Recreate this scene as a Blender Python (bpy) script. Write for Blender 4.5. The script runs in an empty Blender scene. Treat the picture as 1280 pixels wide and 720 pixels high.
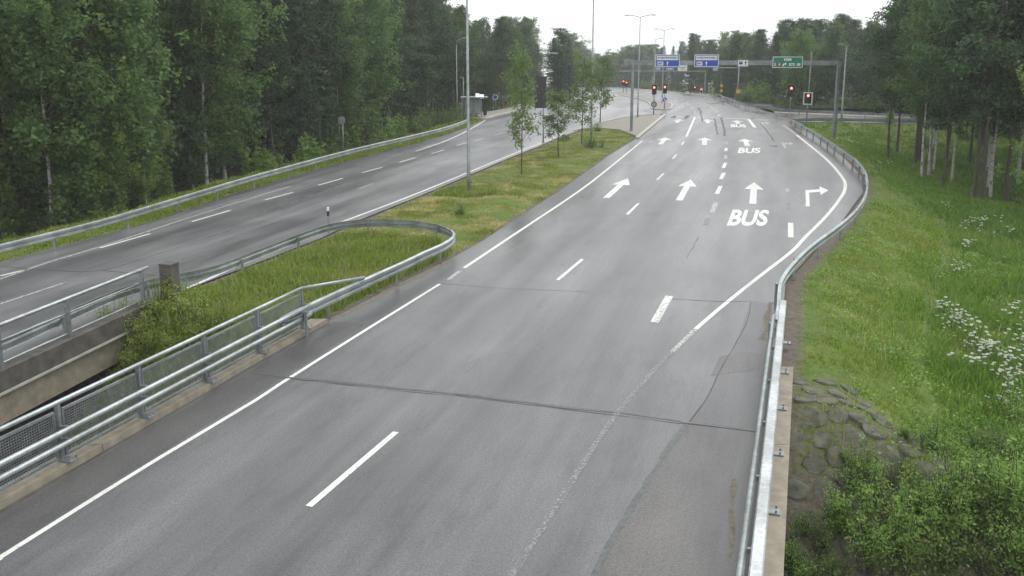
import bpy, math, random
import numpy as np
from mathutils import Vector
random.seed(7); rng = np.random.default_rng(7)
S = bpy.context.scene; COL = S.collection
R = math.radians
HAZE = .0006
# ------------------------------------------------------------------ camera
F, CAMH, PY0, HZ = 1090.0, 7.5, 270.0, 65.0           # focal length in photo pixels, height, optical axis row, horizon row
TH = math.atan((PY0-HZ)/F); CT, ST = math.cos(TH), math.sin(TH)
cam = bpy.data.cameras.new('camera'); camo = bpy.data.objects.new('camera', cam); COL.objects.link(camo)
camo.location = (0, 0, CAMH); camo.rotation_euler = (math.pi/2-TH, 0, 0)
cam.sensor_width = 36; cam.lens = 36*F/1280; cam.shift_y = -(360-PY0)/1280; cam.clip_start = .1; cam.clip_end = 4000
S.camera = camo
# ------------------------------------------------------------------ ground levels
def zroad(y):
    t = max(0.0, y-118.0); return -.028*(math.sqrt(t*t+225)-15)
def ray(px, py):
    u, v = (px-640)/F, (PY0-py)/F
    return np.array((u, CT+v*ST, -ST+v*CT))
def g(px, py, dz=0.0):
    """photo point -> point on the road surface (dz above it)"""
    d = ray(px, py); z = dz
    for _ in range(60):
        k = (z-CAMH)/d[2]; z = .5*z+.5*(zroad(d[1]*k)+dz)
    k = (z-CAMH)/d[2]
    return np.array((d[0]*k, d[1]*k, z))
def g2(px, py): return tuple(g(px, py)[:2])
def on_plane(px, py, p0, n):
    d = ray(px, py); o = np.array((0, 0, CAMH)); n = np.array(n)
    return o+d*(np.dot(np.array(p0)-o, n)/np.dot(d, n))
def inpoly(P, X, Y):
    ins = np.zeros(X.shape, bool); n = len(P); j = n-1
    for i in range(n):
        xi, yi = P[i]; xj, yj = P[j]
        if yi != yj:
            c = ((yi > Y) != (yj > Y)) & (X < (xj-xi)*(Y-yi)/(yj-yi)+xi); ins ^= c
        j = i
    return ins
def pdist(P, X, Y, closed=True):
    D = np.full(X.shape, 1e9); n = len(P)
    for i in range(n if closed else n-1):
        ax, ay = P[i]; bx, by = P[(i+1) % n]; dx, dy = bx-ax, by-ay; L = dx*dx+dy*dy+1e-9
        t = np.clip(((X-ax)*dx+(Y-ay)*dy)/L, 0, 1)
        D = np.minimum(D, (X-ax-t*dx)**2+(Y-ay-t*dy)**2)
    return np.sqrt(D)
def smooth_path(pts, step=.6):
    """Catmull-Rom through the points, resampled"""
    P = [np.array(p, float) for p in pts]; P = [2*P[0]-P[1]]+P+[2*P[-1]-P[-2]]; out = []
    for i in range(1, len(P)-2):
        n = max(2, int(np.linalg.norm(P[i+1]-P[i])/step))
        for k in range(n):
            t = k/n; a, b, c, d = P[i-1], P[i], P[i+1], P[i+2]
            out.append(.5*((2*b)+(-a+c)*t+(2*a-5*b+4*c-d)*t*t+(-a+3*b-3*c+d)*t**3))
    out.append(P[-2]); return out
# road outlines (plan view)
DR = np.array((.316, .949))                            # heading of the near road
ML = [tuple(np.array((-8.45, 13.23))-DR*40), (-8.45, 13.23), (-6.68, 18.99)] + [g2(*p) for p in [(398, 405), (425, 393), (500, 354), (560, 325), (600, 303), (640, 277), (700, 238), (760, 195), (796, 173), (830, 144)]]
MR = [g2(*p) for p in [(986, 152.5), (1018, 170), (1055, 197), (1077, 220), (1079, 240), (1050, 280), (1005, 327), (982, 352)]] + [(7.1, 22.0), (6.0, 19.0), (4.2, 13.4), tuple(np.array((4.2, 13.4))-DR*40)]
MAIN = ML+MR
LN = [(-26.0, -20.0), (-13.1, 17.0), (-11.45, 25.21), g2(245, 357), g2(320, 329), g2(400, 298), g2(442, 278), g2(527, 244), g2(640, 196), g2(673, 183), g2(700, 171), g2(750, 155), g2(787, 147), g2(830, 144)]
LF = [g2(*p) for p in [(696, 126), (640, 141), (607, 148.5), (590, 157), (560, 168), (520, 180), (403, 210), (300, 240), (193, 277), (100, 302), (0, 328)]] + [(-24.0, 12.0), (-33.0, -20.0)]
LEFT = LN+LF
JUNC = [g2(*p) for p in [(830, 144), (986, 152.5), (1016, 152.5), (1060, 153), (1150, 155.5)]] + [(120, 92.0), (120, 104.5)] + [g2(*p) for p in [(1130, 148), (1070, 146), (968, 141.8), (935, 132.5), (905, 124.2), (890, 122.2), (857, 117.4), (832, 114), (800, 111), (770, 108.4), (740, 107.4), (690, 107), (640, 107.5), (640, 113), (690, 117.5), (715, 120), (696, 126)]]
MEDIAN = [p for p in ML[1:]]+[p for p in LN[::-1]][1:-1]
ASPH = [MAIN, LEFT, JUNC]
def dasph(X, Y):
    D = np.full(X.shape, 1e9); I = np.zeros(X.shape, bool)
    for P in ASPH: D = np.minimum(D, pdist(P, X, Y)); I |= inpoly(P, X, Y)
    return np.where(I, 0, D)
AX, AY = [-60, -30, -18, -11, -6, 5, 12, 40, 80], [36, 33, 30, 25.5, 21.5, 18.5, 16.8, 12, 10]     # line of the bridge abutment
def bumps(X, Y):
    return .10*np.sin(X*.55+1.3*np.sin(Y*.21))+.10*np.sin(Y*.43+X*.17+2)+.05*np.sin(X*1.7+Y*1.1)+.04*np.sin(Y*2.3-X*1.9)
def height(X, Y):
    X, Y = np.asarray(X, float), np.asarray(Y, float)
    t = np.maximum(0, Y-118); zr = -.028*(np.sqrt(t*t+225)-15)
    dA = dasph(X, Y); inM = inpoly(MEDIAN, X, Y)
    d = np.where(inM, 0, dA)
    right = X > (-14+.32*Y)
    depth = np.where(right, 2.7, 2.6)*np.clip((165-Y)/60, .45, 1)
    off = np.where(right, 1.3, 2.6); k = np.where(right, .30, .5)
    q = np.maximum(0, d-off)*k
    drop = depth*(1-np.exp(-q/depth*1.2))
    z = zr-.06-drop+bumps(X, Y)*np.clip((d-.8)/4, 0, 1)
    z = z+np.where(inM & (Y < 95), (.10*np.clip((dA-.4)/1.5, 0, 1)+.25*bumps(X, Y)*np.clip((dA-.6)/2, 0, 1)), 0)
    s = np.interp(X, AX, AY)-Y
    z2 = np.where(s > 0, np.maximum(-5.8, -s*.62), 9.0)
    return np.minimum(z, z2)
def h1(x, y): return float(height(np.array([x]), np.array([y]))[0])
def gt(px, py, tmax=330):
    """photo point -> point on the terrain"""
    d = ray(px, py); d = d/d[1]; T = np.linspace(8, tmax, 5000)
    Z = height(d[0]*T, T); zz = CAMH+d[2]*T; k = np.argmax(zz <= Z)
    return np.array((d[0]*T[k], T[k], Z[k]))
# ------------------------------------------------------------------ materials
def nmat(name):
    m = bpy.data.materials.new(name); m.use_nodes = True; nt = m.node_tree; b = nt.nodes['Principled BSDF']; return m, nt, b
def N(nt, t, **kw):
    n = nt.nodes.new(t)
    for k, v in kw.items():
        if k in n.inputs: n.inputs[k].default_value = v
        else: setattr(n, k, v)
    return n
def ramp(nt, fac, stops):
    r = nt.nodes.new('ShaderNodeValToRGB'); e = r.color_ramp.elements
    while len(e) < len(stops): e.new(.5)
    for x, (p, c) in zip(e, stops): x.position = p; x.color = (*c, 1) if len(c) == 3 else c
    nt.links.new(fac, r.inputs[0]); return r.outputs[0]
def mix(nt, a, b, fac, mode='MIX'):
    m = nt.nodes.new('ShaderNodeMix'); m.data_type = 'RGBA'; m.blend_type = mode
    for i, s in ((6, a), (7, b), (0, fac)):
        if hasattr(s, 'is_output'): nt.links.new(s, m.inputs[i])
        else: m.inputs[i].default_value = s if i == 0 else (*s, 1)
    return m.outputs[2]
def noise(nt, vec, scale, detail=4, rough=.55):
    n = N(nt, 'ShaderNodeTexNoise', Scale=scale, Detail=detail, Roughness=rough)
    if vec is not None: nt.links.new(vec, n.inputs['Vector'])
    return n.outputs['Fac']
def objco(nt, scale=(1, 1, 1), rot=0.0):
    t = nt.nodes.new('ShaderNodeTexCoord')
    if rot:
        a = N(nt, 'ShaderNodeMapping'); a.inputs['Rotation'].default_value = (0, 0, rot); nt.links.new(t.outputs['Object'], a.inputs[0]); src = a.outputs[0]
    else: src = t.outputs['Object']
    m = N(nt, 'ShaderNodeMapping'); m.inputs['Scale'].default_value = scale; nt.links.new(src, m.inputs[0]); return m.outputs[0]
def bump(nt, b, h, strength=.3, dist=.02):
    n = N(nt, 'ShaderNodeBump', Strength=strength, Distance=dist); nt.links.new(h, n.inputs['Height']); nt.links.new(n.outputs[0], b.inputs['Normal'])
def plain(name, c, rough=.5, metal=0.0, var=.25, scale=6, emit=None, es=0, bmp=0):
    m, nt, b = nmat(name); f = noise(nt, objco(nt), scale)
    lo = tuple(x*(1-var) for x in c); hi = tuple(min(1, x*(1+var)) for x in c)
    nt.links.new(ramp(nt, f, [(.3, lo), (.7, hi)]), b.inputs['Base Color'])
    b.inputs['Roughness'].default_value = rough; b.inputs['Metallic'].default_value = metal
    if bmp: bump(nt, b, noise(nt, objco(nt), scale*12), bmp)
    if emit: b.inputs['Emission Color'].default_value = (*emit, 1); b.inputs['Emission Strength'].default_value = es
    return m
def asphalt(name, dark, light, rot=R(17.0), rl=.22, rh=.44):
    m, nt, b = nmat(name)
    st = noise(nt, objco(nt, (.50, .030, 1), rot), 1, 5, .62)          # worn wheel tracks along the road
    st2 = noise(nt, objco(nt, (1.5, .12, 1), rot), 1, 4, .65)
    big = noise(nt, objco(nt), .22, 4); bl = noise(nt, objco(nt, (1.1, .28, 1), rot), 1, 6, .75); gr = noise(nt, objco(nt), 14, 3, .7); gf = noise(nt, objco(nt), 30, 4, .8)
    c = ramp(nt, st, [(.34, dark), (.60, light)])
    c = mix(nt, c, ramp(nt, st2, [(.32, (.78, .78, .79)), (.62, (1.06, 1.06, 1.06))]), .55, 'MULTIPLY')
    c = mix(nt, c, ramp(nt, big, [(.3, (.74, .74, .76)), (.68, (1.16, 1.15, 1.13))]), .9, 'MULTIPLY')
    c = mix(nt, c, ramp(nt, bl, [(.36, (.66, .66, .67)), (.50, (1.0, 1.0, 1.0)), (.70, (1.14, 1.14, 1.13))]), .85, 'MULTIPLY')
    c = mix(nt, c, ramp(nt, gr, [(.3, (.80, .80, .80)), (.7, (1.16, 1.16, 1.16))]), .8, 'MULTIPLY')
    c = mix(nt, c, ramp(nt, gf, [(.36, (.46, .46, .47)), (.64, (1.52, 1.51, 1.50))]), .95, 'MULTIPLY')
    nt.links.new(c, b.inputs['Base Color'])
    r = ramp(nt, noise(nt, objco(nt, (.40, .04, 1), rot), 1, 2, .5), [(.3, (rl,)*3), (.7, (rh,)*3)]); nt.links.new(r, b.inputs['Roughness'])
    b.inputs['Specular IOR Level'].default_value = .6
    return m
def paint(name, c, under, wear, sc=9):
    m, nt, b = nmat(name); f = noise(nt, objco(nt), sc, 6, .75); f2 = noise(nt, objco(nt), 40, 3, .7)
    k = ramp(nt, f, [(max(0, wear-.06), (0, 0, 0)), (wear+.06, (1, 1, 1))])
    cc = ramp(nt, f2, [(.3, tuple(x*.82 for x in c)), (.65, c)])
    cc = mix(nt, cc, ramp(nt, noise(nt, objco(nt, (2.2, .25, 1), R(17)), 1, 4, .7), [(.32, (.70, .70, .69)), (.54, (1, 1, 1))]), .8, 'MULTIPLY')
    nt.links.new(mix(nt, under, cc, k), b.inputs['Base Color']); b.inputs['Roughness'].default_value = .55; return m
def leafmat(name, a, c, trans=.3, rough=.6, jitter=.35):
    m, nt, b = nmat(name); geo = nt.nodes.new('ShaderNodeNewGeometry'); oi = nt.nodes.new('ShaderNodeObjectInfo')
    col = ramp(nt, geo.outputs['Random Per Island'], [(0, a), (1, c)])
    hs = N(nt, 'ShaderNodeHueSaturation'); nt.links.new(col, hs.inputs['Color'])
    mr = N(nt, 'ShaderNodeMapRange'); nt.links.new(oi.outputs['Random'], mr.inputs[0]); mr.inputs[3].default_value = 1-jitter; mr.inputs[4].default_value = 1+jitter
    nt.links.new(mr.outputs[0], hs.inputs['Value']); nt.links.new(hs.outputs[0], b.inputs['Base Color'])
    b.inputs['Roughness'].default_value = rough; b.inputs['Specular IOR Level'].default_value = .25
    t = nt.nodes.new('ShaderNodeBsdfTranslucent'); nt.links.new(hs.outputs[0], t.inputs[0])
    ms = nt.nodes.new('ShaderNodeMixShader'); ms.inputs[0].default_value = trans
    nt.links.new(b.outputs[0], ms.inputs[1]); nt.links.new(t.outputs[0], ms.inputs[2]); nt.links.new(ms.outputs[0], nt.nodes['Material Output'].inputs[0]); return m
def grassmat(name, fresh, dry, amount, sc=.35):
    m, nt, b = nmat(name); geo = nt.nodes.new('ShaderNodeNewGeometry')
    f = noise(nt, objco(nt), sc, 5, .65)
    a = ramp(nt, geo.outputs['Random Per Island'], [(0, tuple(x*.6 for x in fresh)), (.7, fresh), (1, tuple(x*1.35 for x in fresh))])
    d = ramp(nt, geo.outputs['Random Per Island'], [(0, tuple(x*.7 for x in dry)), (1, dry)])
    k = ramp(nt, f, [(amount-.08, (0, 0, 0)), (amount+.10, (1, 1, 1))])
    col = mix(nt, a, d, k); nt.links.new(col, b.inputs['Base Color']); b.inputs['Roughness'].default_value = .6; b.inputs['Specular IOR Level'].default_value = .2
    t = nt.nodes.new('ShaderNodeBsdfTranslucent'); nt.links.new(col, t.inputs[0])
    ms = nt.nodes.new('ShaderNodeMixShader'); ms.inputs[0].default_value = .3
    nt.links.new(b.outputs[0], ms.inputs[1]); nt.links.new(t.outputs[0], ms.inputs[2]); nt.links.new(ms.outputs[0], nt.nodes['Material Output'].inputs[0]); return m
def barkmat(name, stops, scale=(3, 3, .7), n=2.0):
    m, nt, b = nmat(name); f = noise(nt, objco(nt, scale), n, 5, .7)
    nt.links.new(ramp(nt, f, stops), b.inputs['Base Color']); b.inputs['Roughness'].default_value = .85; bump(nt, b, f, .5, .03); return m
def metal(name, c, rough=.45, metal_=.6):
    m, nt, b = nmat(name); a = noise(nt, objco(nt), 1.1, 5, .7); f = noise(nt, objco(nt, (1, 1, 2.5)), 14, 4, .7); e = noise(nt, objco(nt), 60, 2, .6)
    col = ramp(nt, f, [(.3, tuple(x*.72 for x in c)), (.7, tuple(x*1.18 for x in c))])
    col = mix(nt, col, ramp(nt, a, [(.38, (.62, .61, .58)), (.60, (1.06, 1.06, 1.06))]), .85, 'MULTIPLY')
    col = mix(nt, col, ramp(nt, e, [(.35, (.85, .85, .85)), (.65, (1.1, 1.1, 1.1))]), .7, 'MULTIPLY')
    nt.links.new(col, b.inputs['Base Color']); b.inputs['Metallic'].default_value = metal_; nt.links.new(ramp(nt, f, [(.3, (rough*.8,)*3), (.7, (rough*1.25,)*3)]), b.inputs['Roughness']); return m
M = {}
M['asphalt'] = asphalt('asphalt_right', (.050, .050, .053), (.118, .118, .122))
M['asphalt_left'] = asphalt('asphalt_left', (.092, .092, .097), (.195, .195, .202), R(15.5), .25, .42)
M['asphalt_patch'] = asphalt('asphalt_patch', (.058, .057, .058), (.092, .089, .086), R(17.0), .3, .55)
M['asphalt_brown'] = asphalt('asphalt_brown', (.052, .050, .049), (.100, .096, .093), R(17.0), .35, .6)
M['asphalt_dark'] = asphalt('asphalt_dark', (.047, .047, .049), (.094, .093, .094), R(17.0), .3, .5)
M['seal'] = plain('crack_sealant', (.060, .070, .071), .4, var=.4, scale=9)
M['tar'] = plain('crack_dark', (.040, .040, .041), .6, var=.6, scale=20)
M['sand'] = plain('road_sand', (.150, .137, .108), .95, var=.3, scale=8, bmp=.3)
M['paint'] = paint('road_paint', (.72, .72, .68), (.13, .13, .13), .37)
M['paint_mid'] = paint('road_paint_mid', (.70, .70, .67), (.11, .11, .11), .44, 12)
M['paint_worn'] = paint('road_paint_worn', (.62, .62, .60), (.10, .10, .10), .50, 14)
M['paint_faint'] = paint('road_paint_faint', (.30, .30, .30), (.105, .105, .108), .54, 16)
M['steel'] = metal('galvanised_steel', (.34, .375, .39))
M['steel_white'] = metal('galvanised_rail', (.42, .46, .47))
M['steel_top'] = metal('bright_galvanised', (.47, .50, .51), .42, .5)
M['steel_dark'] = plain('weathered_steel', (.26, .28, .29), .55, .6, .25, 6)
M['concrete'] = plain('concrete_beam', (.29, .255, .20), .85, 0, .22, 4, bmp=.4)
M['concrete_dark'] = plain('weathered_concrete', (.100, .092, .080), .9, 0, .35, 3, bmp=.4)
M['concrete_white'] = plain('kerb_concrete', (.42, .41, .38), .8, 0, .15, 4, bmp=.3)
M['paving'] = plain('paving_gravel', (.25, .23, .20), .85, 0, .2, 3, bmp=.4)
M['stone'] = plain('slope_stone', (.105, .104, .076), .9, 0, .55, 3.5, bmp=.8)
M['blue'] = plain('sign_blue', (.025, .080, .46), .35, 0, .06, 3)
M['green'] = plain('sign_green', (.015, .21, .135), .35, 0, .06, 3)
M['white'] = plain('sign_white', (.82, .83, .82), .35, 0, .03, 3)
M['black'] = plain('sign_black', (.015, .015, .016), .5, 0, .2, 8)
M['red'] = plain('sign_red', (.45, .02, .02), .4, 0, .05, 4)
M['yellow'] = plain('sign_yellow', (.72, .50, .06), .4, 0, .08, 5)
M['sign_grey'] = plain('sign_back_grey', (.30, .31, .32), .5, .4, .15, 5)
M['panel_dark'] = plain('panel_dark_grey', (.040, .036, .040), .6, 0, .06, 3)
M['red_lamp'] = plain('red_lamp', (.6, .05, .04), .4, 0, .02, 3, (1, .10, .07), 9)
M['lens_off'] = plain('lens_off', (.03, .025, .02), .2, 0, .1, 9)
M['lit_panel'] = plain('lit_panel', (.8, .8, .8), .4, 0, .03, 3, (1, 1, 1), .7)
M['glass'] = plain('shelter_glass', (.35, .42, .42), .1, 0, .1, 3)
M['lamp_glass'] = plain('lamp_glass', (.6, .62, .62), .2, 0, .1, 9)
M['pine_leaf'] = leafmat('pine_needles', (0.035, 0.073, 0.031), (0.092, 0.156, 0.062), .35)
M['spruce_leaf'] = leafmat('spruce_needles', (0.030, 0.065, 0.033), (0.077, 0.135, 0.060), .3)
M['birch_leaf'] = leafmat('birch_leaves', (0.082, 0.152, 0.046), (0.177, 0.282, 0.090), .5)
M['birch_light'] = leafmat('light_birch_leaves', (0.162, 0.263, 0.056), (0.302, 0.414, 0.106), .5, jitter=.15)
M['young_leaf'] = leafmat('young_tree_leaves', (0.111, 0.182, 0.062), (0.234, 0.325, 0.111), .45, jitter=.15)
M['bush_leaf'] = leafmat('bush_leaves', (0.129, 0.246, 0.047), (0.325, 0.482, 0.123), .5, jitter=.2)
M['bush_dark'] = leafmat('dark_bush_leaves', (0.098, 0.167, 0.046), (0.218, 0.310, 0.098), .45, jitter=.25)
M['bush_yellow'] = leafmat('yellow_bush_leaves', (.17, .24, .045), (.37, .45, .11), .5, jitter=.15)
M['pine_bark'] = barkmat('pine_bark', [(.3, (.050, .042, .037)), (.7, (.125, .098, .080))])
M['spruce_bark'] = barkmat('spruce_bark', [(.3, (.035, .030, .026)), (.7, (.09, .078, .066))])
M['birch_bark'] = barkmat('birch_bark', [(.36, (.03, .028, .026)), (.46, (.42, .41, .38)), (.8, (.60, .59, .56))], (1.2, 1.2, 3), 2.2)
M['stem'] = plain('twig_bark', (.08, .065, .045), .9, 0, .3, 8)
M['flower'] = plain('umbel_white', (.60, .62, .52), .7, 0, .1, 12)
M['stalk'] = plain('flower_stalk', (.10, .17, .05), .7, 0, .2, 9)
M['g_tall'] = grassmat('tall_grass', (.235, .330, .052), (.38, .38, .12), .58)
M['g_mown'] = grassmat('mown_grass', (.280, .315, .066), (.70, .62, .32), .52, .55)
M['g_slope'] = grassmat('slope_grass', (.225, .350, .044), (.36, .39, .09), .59, .20)
M['g_meadow'] = grassmat('meadow_grass', (.175, .305, .046), (.27, .36, .08), .58, .3)
M['g_dry'] = grassmat('dry_stalks', (.36, .33, .16), (.46, .42, .22), .5, .6)
M['g_wood'] = grassmat('wood_grass', (.145, .265, .046), (.20, .29, .06), .62, .3)
def terrain_mat():
    m, nt, b = nmat('terrain_soil'); at = N(nt, 'ShaderNodeAttribute', attribute_name='dirt'); aw = N(nt, 'ShaderNodeAttribute', attribute_name='wood')
    f = noise(nt, objco(nt), .5, 6, .65); f2 = noise(nt, objco(nt), 7, 5, .7)
    gr = ramp(nt, f, [(.3, (.085, .125, .030)), (.55, (.125, .175, .040)), (.75, (.21, .20, .075))])
    gr = mix(nt, gr, ramp(nt, f2, [(.3, (.6, .6, .6)), (.7, (1.25, 1.25, 1.25))]), .8, 'MULTIPLY')
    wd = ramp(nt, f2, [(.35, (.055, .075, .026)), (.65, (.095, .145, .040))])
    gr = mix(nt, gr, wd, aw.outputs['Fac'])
    dirt = ramp(nt, f2, [(.3, (.095, .080, .064)), (.7, (.185, .162, .135))])
    ad = N(nt, 'ShaderNodeMath', operation='ADD'); nt.links.new(at.outputs['Fac'], ad.inputs[0])
    mm = N(nt, 'ShaderNodeMath', operation='MULTIPLY_ADD'); nt.links.new(f2, mm.inputs[0]); mm.inputs[1].default_value = 1.1; mm.inputs[2].default_value = -.55
    nt.links.new(mm.outputs[0], ad.inputs[1])
    k = ramp(nt, ad.outputs[0], [(.40, (0, 0, 0)), (.60, (1, 1, 1))])
    nt.links.new(mix(nt, gr, dirt, k), b.inputs['Base Color']); b.inputs['Roughness'].default_value = .95; b.inputs['Specular IOR Level'].default_value = .15
    bump(nt, b, f2, .8, .06); return m
M['terrain'] = terrain_mat()
# ------------------------------------------------------------------ mesh helpers
class MB:
    def __init__(s): s.v = []; s.f = []
    def add(s, vs, fs):
        o = len(s.v); s.v += [tuple(map(float, p)) for p in vs]; s.f += [tuple(i+o for i in q) for q in fs]; return s
    def hexa(s, b4, t4):
        return s.add(list(b4)+list(t4), [(3, 2, 1, 0), (4, 5, 6, 7), (0, 1, 5, 4), (1, 2, 6, 5), (2, 3, 7, 6), (3, 0, 4, 7)])
    def box(s, c, sz, rz=0.0):
        c_, s_ = math.cos(rz), math.sin(rz); q = []
        for dz in (-.5, .5):
            for a, b in ((-.5, -.5), (.5, -.5), (.5, .5), (-.5, .5)):
                x, y = a*sz[0], b*sz[1]; q.append((c[0]+x*c_-y*s_, c[1]+x*s_+y*c_, c[2]+dz*sz[2]))
        return s.hexa(q[:4], q[4:])
    def bar(s, p0, p1, w, h):
        """rectangular bar between two points, h measured along z (or y if vertical)"""
        p0, p1 = np.array(p0, float), np.array(p1, float); d = p1-p0; d /= np.linalg.norm(d)
        up = np.array((0, 0, 1.)) if abs(d[2]) < .9 else np.array((0, 1., 0)); sd = np.cross(d, up); sd /= np.linalg.norm(sd); up = np.cross(sd, d)
        q = [p+sd*a*w/2+up*b*h/2 for p in (p0, p1) for a, b in ((-1, -1), (1, -1), (1, 1), (-1, 1))]
        return s.hexa(q[:4], q[4:])
    def tube(s, pts, rad, n=8, caps=True):
        pts = [np.array(p, float) for p in pts]; m = len(pts)
        if not hasattr(rad, '__len__'): rad = [rad]*m
        ref = np.array((1., 0, 0)); o = len(s.v); vs = []
        for i, p in enumerate(pts):
            d = pts[min(i+1, m-1)]-pts[max(i-1, 0)]; d = d/(np.linalg.norm(d)+1e-9)
            r = ref if abs(np.dot(ref, d)) < .9 else np.array((0, 1., 0))
            a = np.cross(d, r); a /= np.linalg.norm(a); b = np.cross(d, a)
            for k in range(n):
                t = 2*math.pi*k/n; vs.append(p+rad[i]*(a*math.cos(t)+b*math.sin(t)))
        fs = [(i*n+k, i*n+(k+1) % n, (i+1)*n+(k+1) % n, (i+1)*n+k) for i in range(m-1) for k in range(n)]
        if caps: fs += [tuple(range(n))[::-1], tuple((m-1)*n+k for k in range(n))]
        return s.add(vs, fs)
    def sweep(s, path, prof):
        """closed profile of (sideways, up) offsets along a path; sideways = right of travel"""
        P = [np.array(p, float) for p in path]; m = len(P); n = len(prof); vs = []
        for i in range(m):
            d = P[min(i+1, m-1)]-P[max(i-1, 0)]; d[2] = 0; d /= np.linalg.norm(d)+1e-9; r = np.array((d[1], -d[0], 0))
            for a, b in prof: vs.append(P[i]+r*a+np.array((0, 0, b)))
        fs = [(i*n+k, i*n+(k+1) % n, (i+1)*n+(k+1) % n, (i+1)*n+k) for i in range(m-1) for k in range(n)]
        fs += [tuple(range(n))[::-1], tuple((m-1)*n+k for k in range(n))]
        return s.add(vs, fs)
    def disc(s, c, nrm, r, th, n=20):
        c, nrm = np.array(c, float), np.array(nrm, float); nrm /= np.linalg.norm(nrm)
        return s.tube([c-nrm*th/2, c+nrm*th/2], r, n)
    def build(s, name, mat, parent=None, smooth=False):
        me = bpy.data.meshes.new(name); off = np.array(ROOT.get(parent.name, (0, 0, 0))) if parent else np.zeros(3)
        me.from_pydata([tuple(np.array(p)-off) for p in s.v], [], s.f); me.materials.append(mat); me.update()
        if smooth: me.shade_smooth()
        o = bpy.data.objects.new(name, me); COL.objects.link(o)
        if parent: o.parent = parent; ROOT[o.name] = tuple(off)
        return o
ROOT = {}
def thing(name, label, cat, loc, group=None):
    o = bpy.data.objects.new(name, None); COL.objects.link(o); o.location = tuple(map(float, loc)); o.empty_display_size = .3
    ROOT[o.name] = tuple(map(float, loc)); o['label'] = label; o['category'] = cat
    if group: o['group'] = group
    return o
def tag(o, label=None, cat=None, group=None, kind=None):
    for k, v in (('label', label), ('category', cat), ('group', group), ('kind', kind)):
        if v: o[k] = v
    return o
def np_mesh(name, V, quads, mat, tri=False):
    me = bpy.data.meshes.new(name); V = np.asarray(V, np.float32); Q = np.asarray(quads, np.int32); k = Q.shape[1]
    me.vertices.add(len(V)); me.vertices.foreach_set('co', V.ravel()); me.loops.add(Q.size); me.loops.foreach_set('vertex_index', Q.ravel())
    me.polygons.add(len(Q)); me.polygons.foreach_set('loop_start', np.arange(0, Q.size, k, dtype=np.int32)); me.materials.append(mat); me.update(calc_edges=True); me.validate(); return me
# ------------------------------------------------------------------ sky and light
W = bpy.data.worlds.new('World'); S.world = W; W.use_nodes = True; nt = W.node_tree; bg = nt.nodes['Background']
SUN_EL, SUN_AZ = R(52), R(40)                                      # overcast: a broad soft sun
sky = nt.nodes.new('ShaderNodeTexSky'); sky.sky_type = 'NISHITA'; sky.sun_disc = False; sky.sun_elevation = SUN_EL; sky.sun_rotation = SUN_AZ
sky.dust_density = 4.0; sky.air_density = 1.0; sky.ozone_density = 1.0
hs = nt.nodes.new('ShaderNodeHueSaturation'); hs.inputs['Saturation'].default_value = .12; nt.links.new(sky.outputs[0], hs.inputs['Color'])
cl = nt.nodes.new('ShaderNodeMix'); cl.data_type = 'RGBA'; cl.inputs[0].default_value = .55; nt.links.new(hs.outputs[0], cl.inputs[6]); cl.inputs[7].default_value = (12.4, 12.8, 13.0, 1)   # cloud cover
nt.links.new(cl.outputs[2], bg.inputs[0]); bg.inputs[1].default_value = .14
sl = bpy.data.lights.new('sun', 'SUN'); sl.energy = .9; sl.angle = R(25); sl.color = (1, .97, .92); so = bpy.data.objects.new('sun', sl); COL.objects.link(so)
so.rotation_euler = (math.pi/2-SUN_EL, 0, math.pi-SUN_AZ)
S.view_settings.view_transform = 'Standard'; S.view_settings.look = 'None'; S.view_settings.gamma = 1; S.view_settings.exposure = .15
S.view_settings.use_curve_mapping = False
try: S.cycles.max_bounces = 5; S.cycles.diffuse_bounces = 2; S.cycles.glossy_bounces = 2; S.cycles.transmission_bounces = 3; S.cycles.transparent_max_bounces = 4
except Exception: pass
# ------------------------------------------------------------------ terrain: one sheet
def axis(lo, hi, c, n, tight):
    a, b = math.asinh((lo-c)/tight), math.asinh((hi-c)/tight); return c+tight*np.sinh(np.linspace(a, b, n))
gx = axis(-420, 520, 2, 400, 24); gy = axis(-120, 640, 26, 430, 22)
X, Y = np.meshgrid(gx, gy); Z = height(X.ravel(), Y.ravel()).reshape(X.shape)
dA = dasph(X.ravel(), Y.ravel())
idx = np.arange(X.size).reshape(X.shape); quads = np.stack([idx[:-1, :-1], idx[:-1, 1:], idx[1:, 1:], idx[1:, :-1]], -1).reshape(-1, 4)
me = np_mesh('terrain', np.stack([X.ravel(), Y.ravel(), Z.ravel()], 1), quads, M['terrain'])
inMed = inpoly(MEDIAN, X.ravel(), Y.ravel()); rightside = X.ravel() > (-14+.32*Y.ravel())
dirt = np.where(inMed, np.clip(1-dA/.7, 0, 1), np.where(rightside, np.clip(1.05-dA/np.where(Y.ravel() < 62, .95, .5), 0, 1), np.clip(1-dA/.6, 0, 1)))
sab = np.interp(X.ravel(), AX, AY)-Y.ravel(); dirt = np.maximum(dirt, np.clip(sab/3, 0, 1))
px0 = X.ravel()-(6.22+(Y.ravel()-19.38)*.334); dirt = np.maximum(dirt, np.where((px0 > .2) & (px0 < 4.2) & (Y.ravel() < 19.4-.9*np.maximum(0, X.ravel()-7.4)) & (Y.ravel() > 5), .50, 0))
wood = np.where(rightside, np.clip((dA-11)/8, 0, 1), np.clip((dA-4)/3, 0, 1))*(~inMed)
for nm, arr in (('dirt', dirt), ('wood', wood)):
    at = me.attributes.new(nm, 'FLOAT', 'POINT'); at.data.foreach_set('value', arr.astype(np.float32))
me.shade_smooth(); terr = bpy.data.objects.new('terrain', me); COL.objects.link(terr); terr['kind'] = 'structure'
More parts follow.
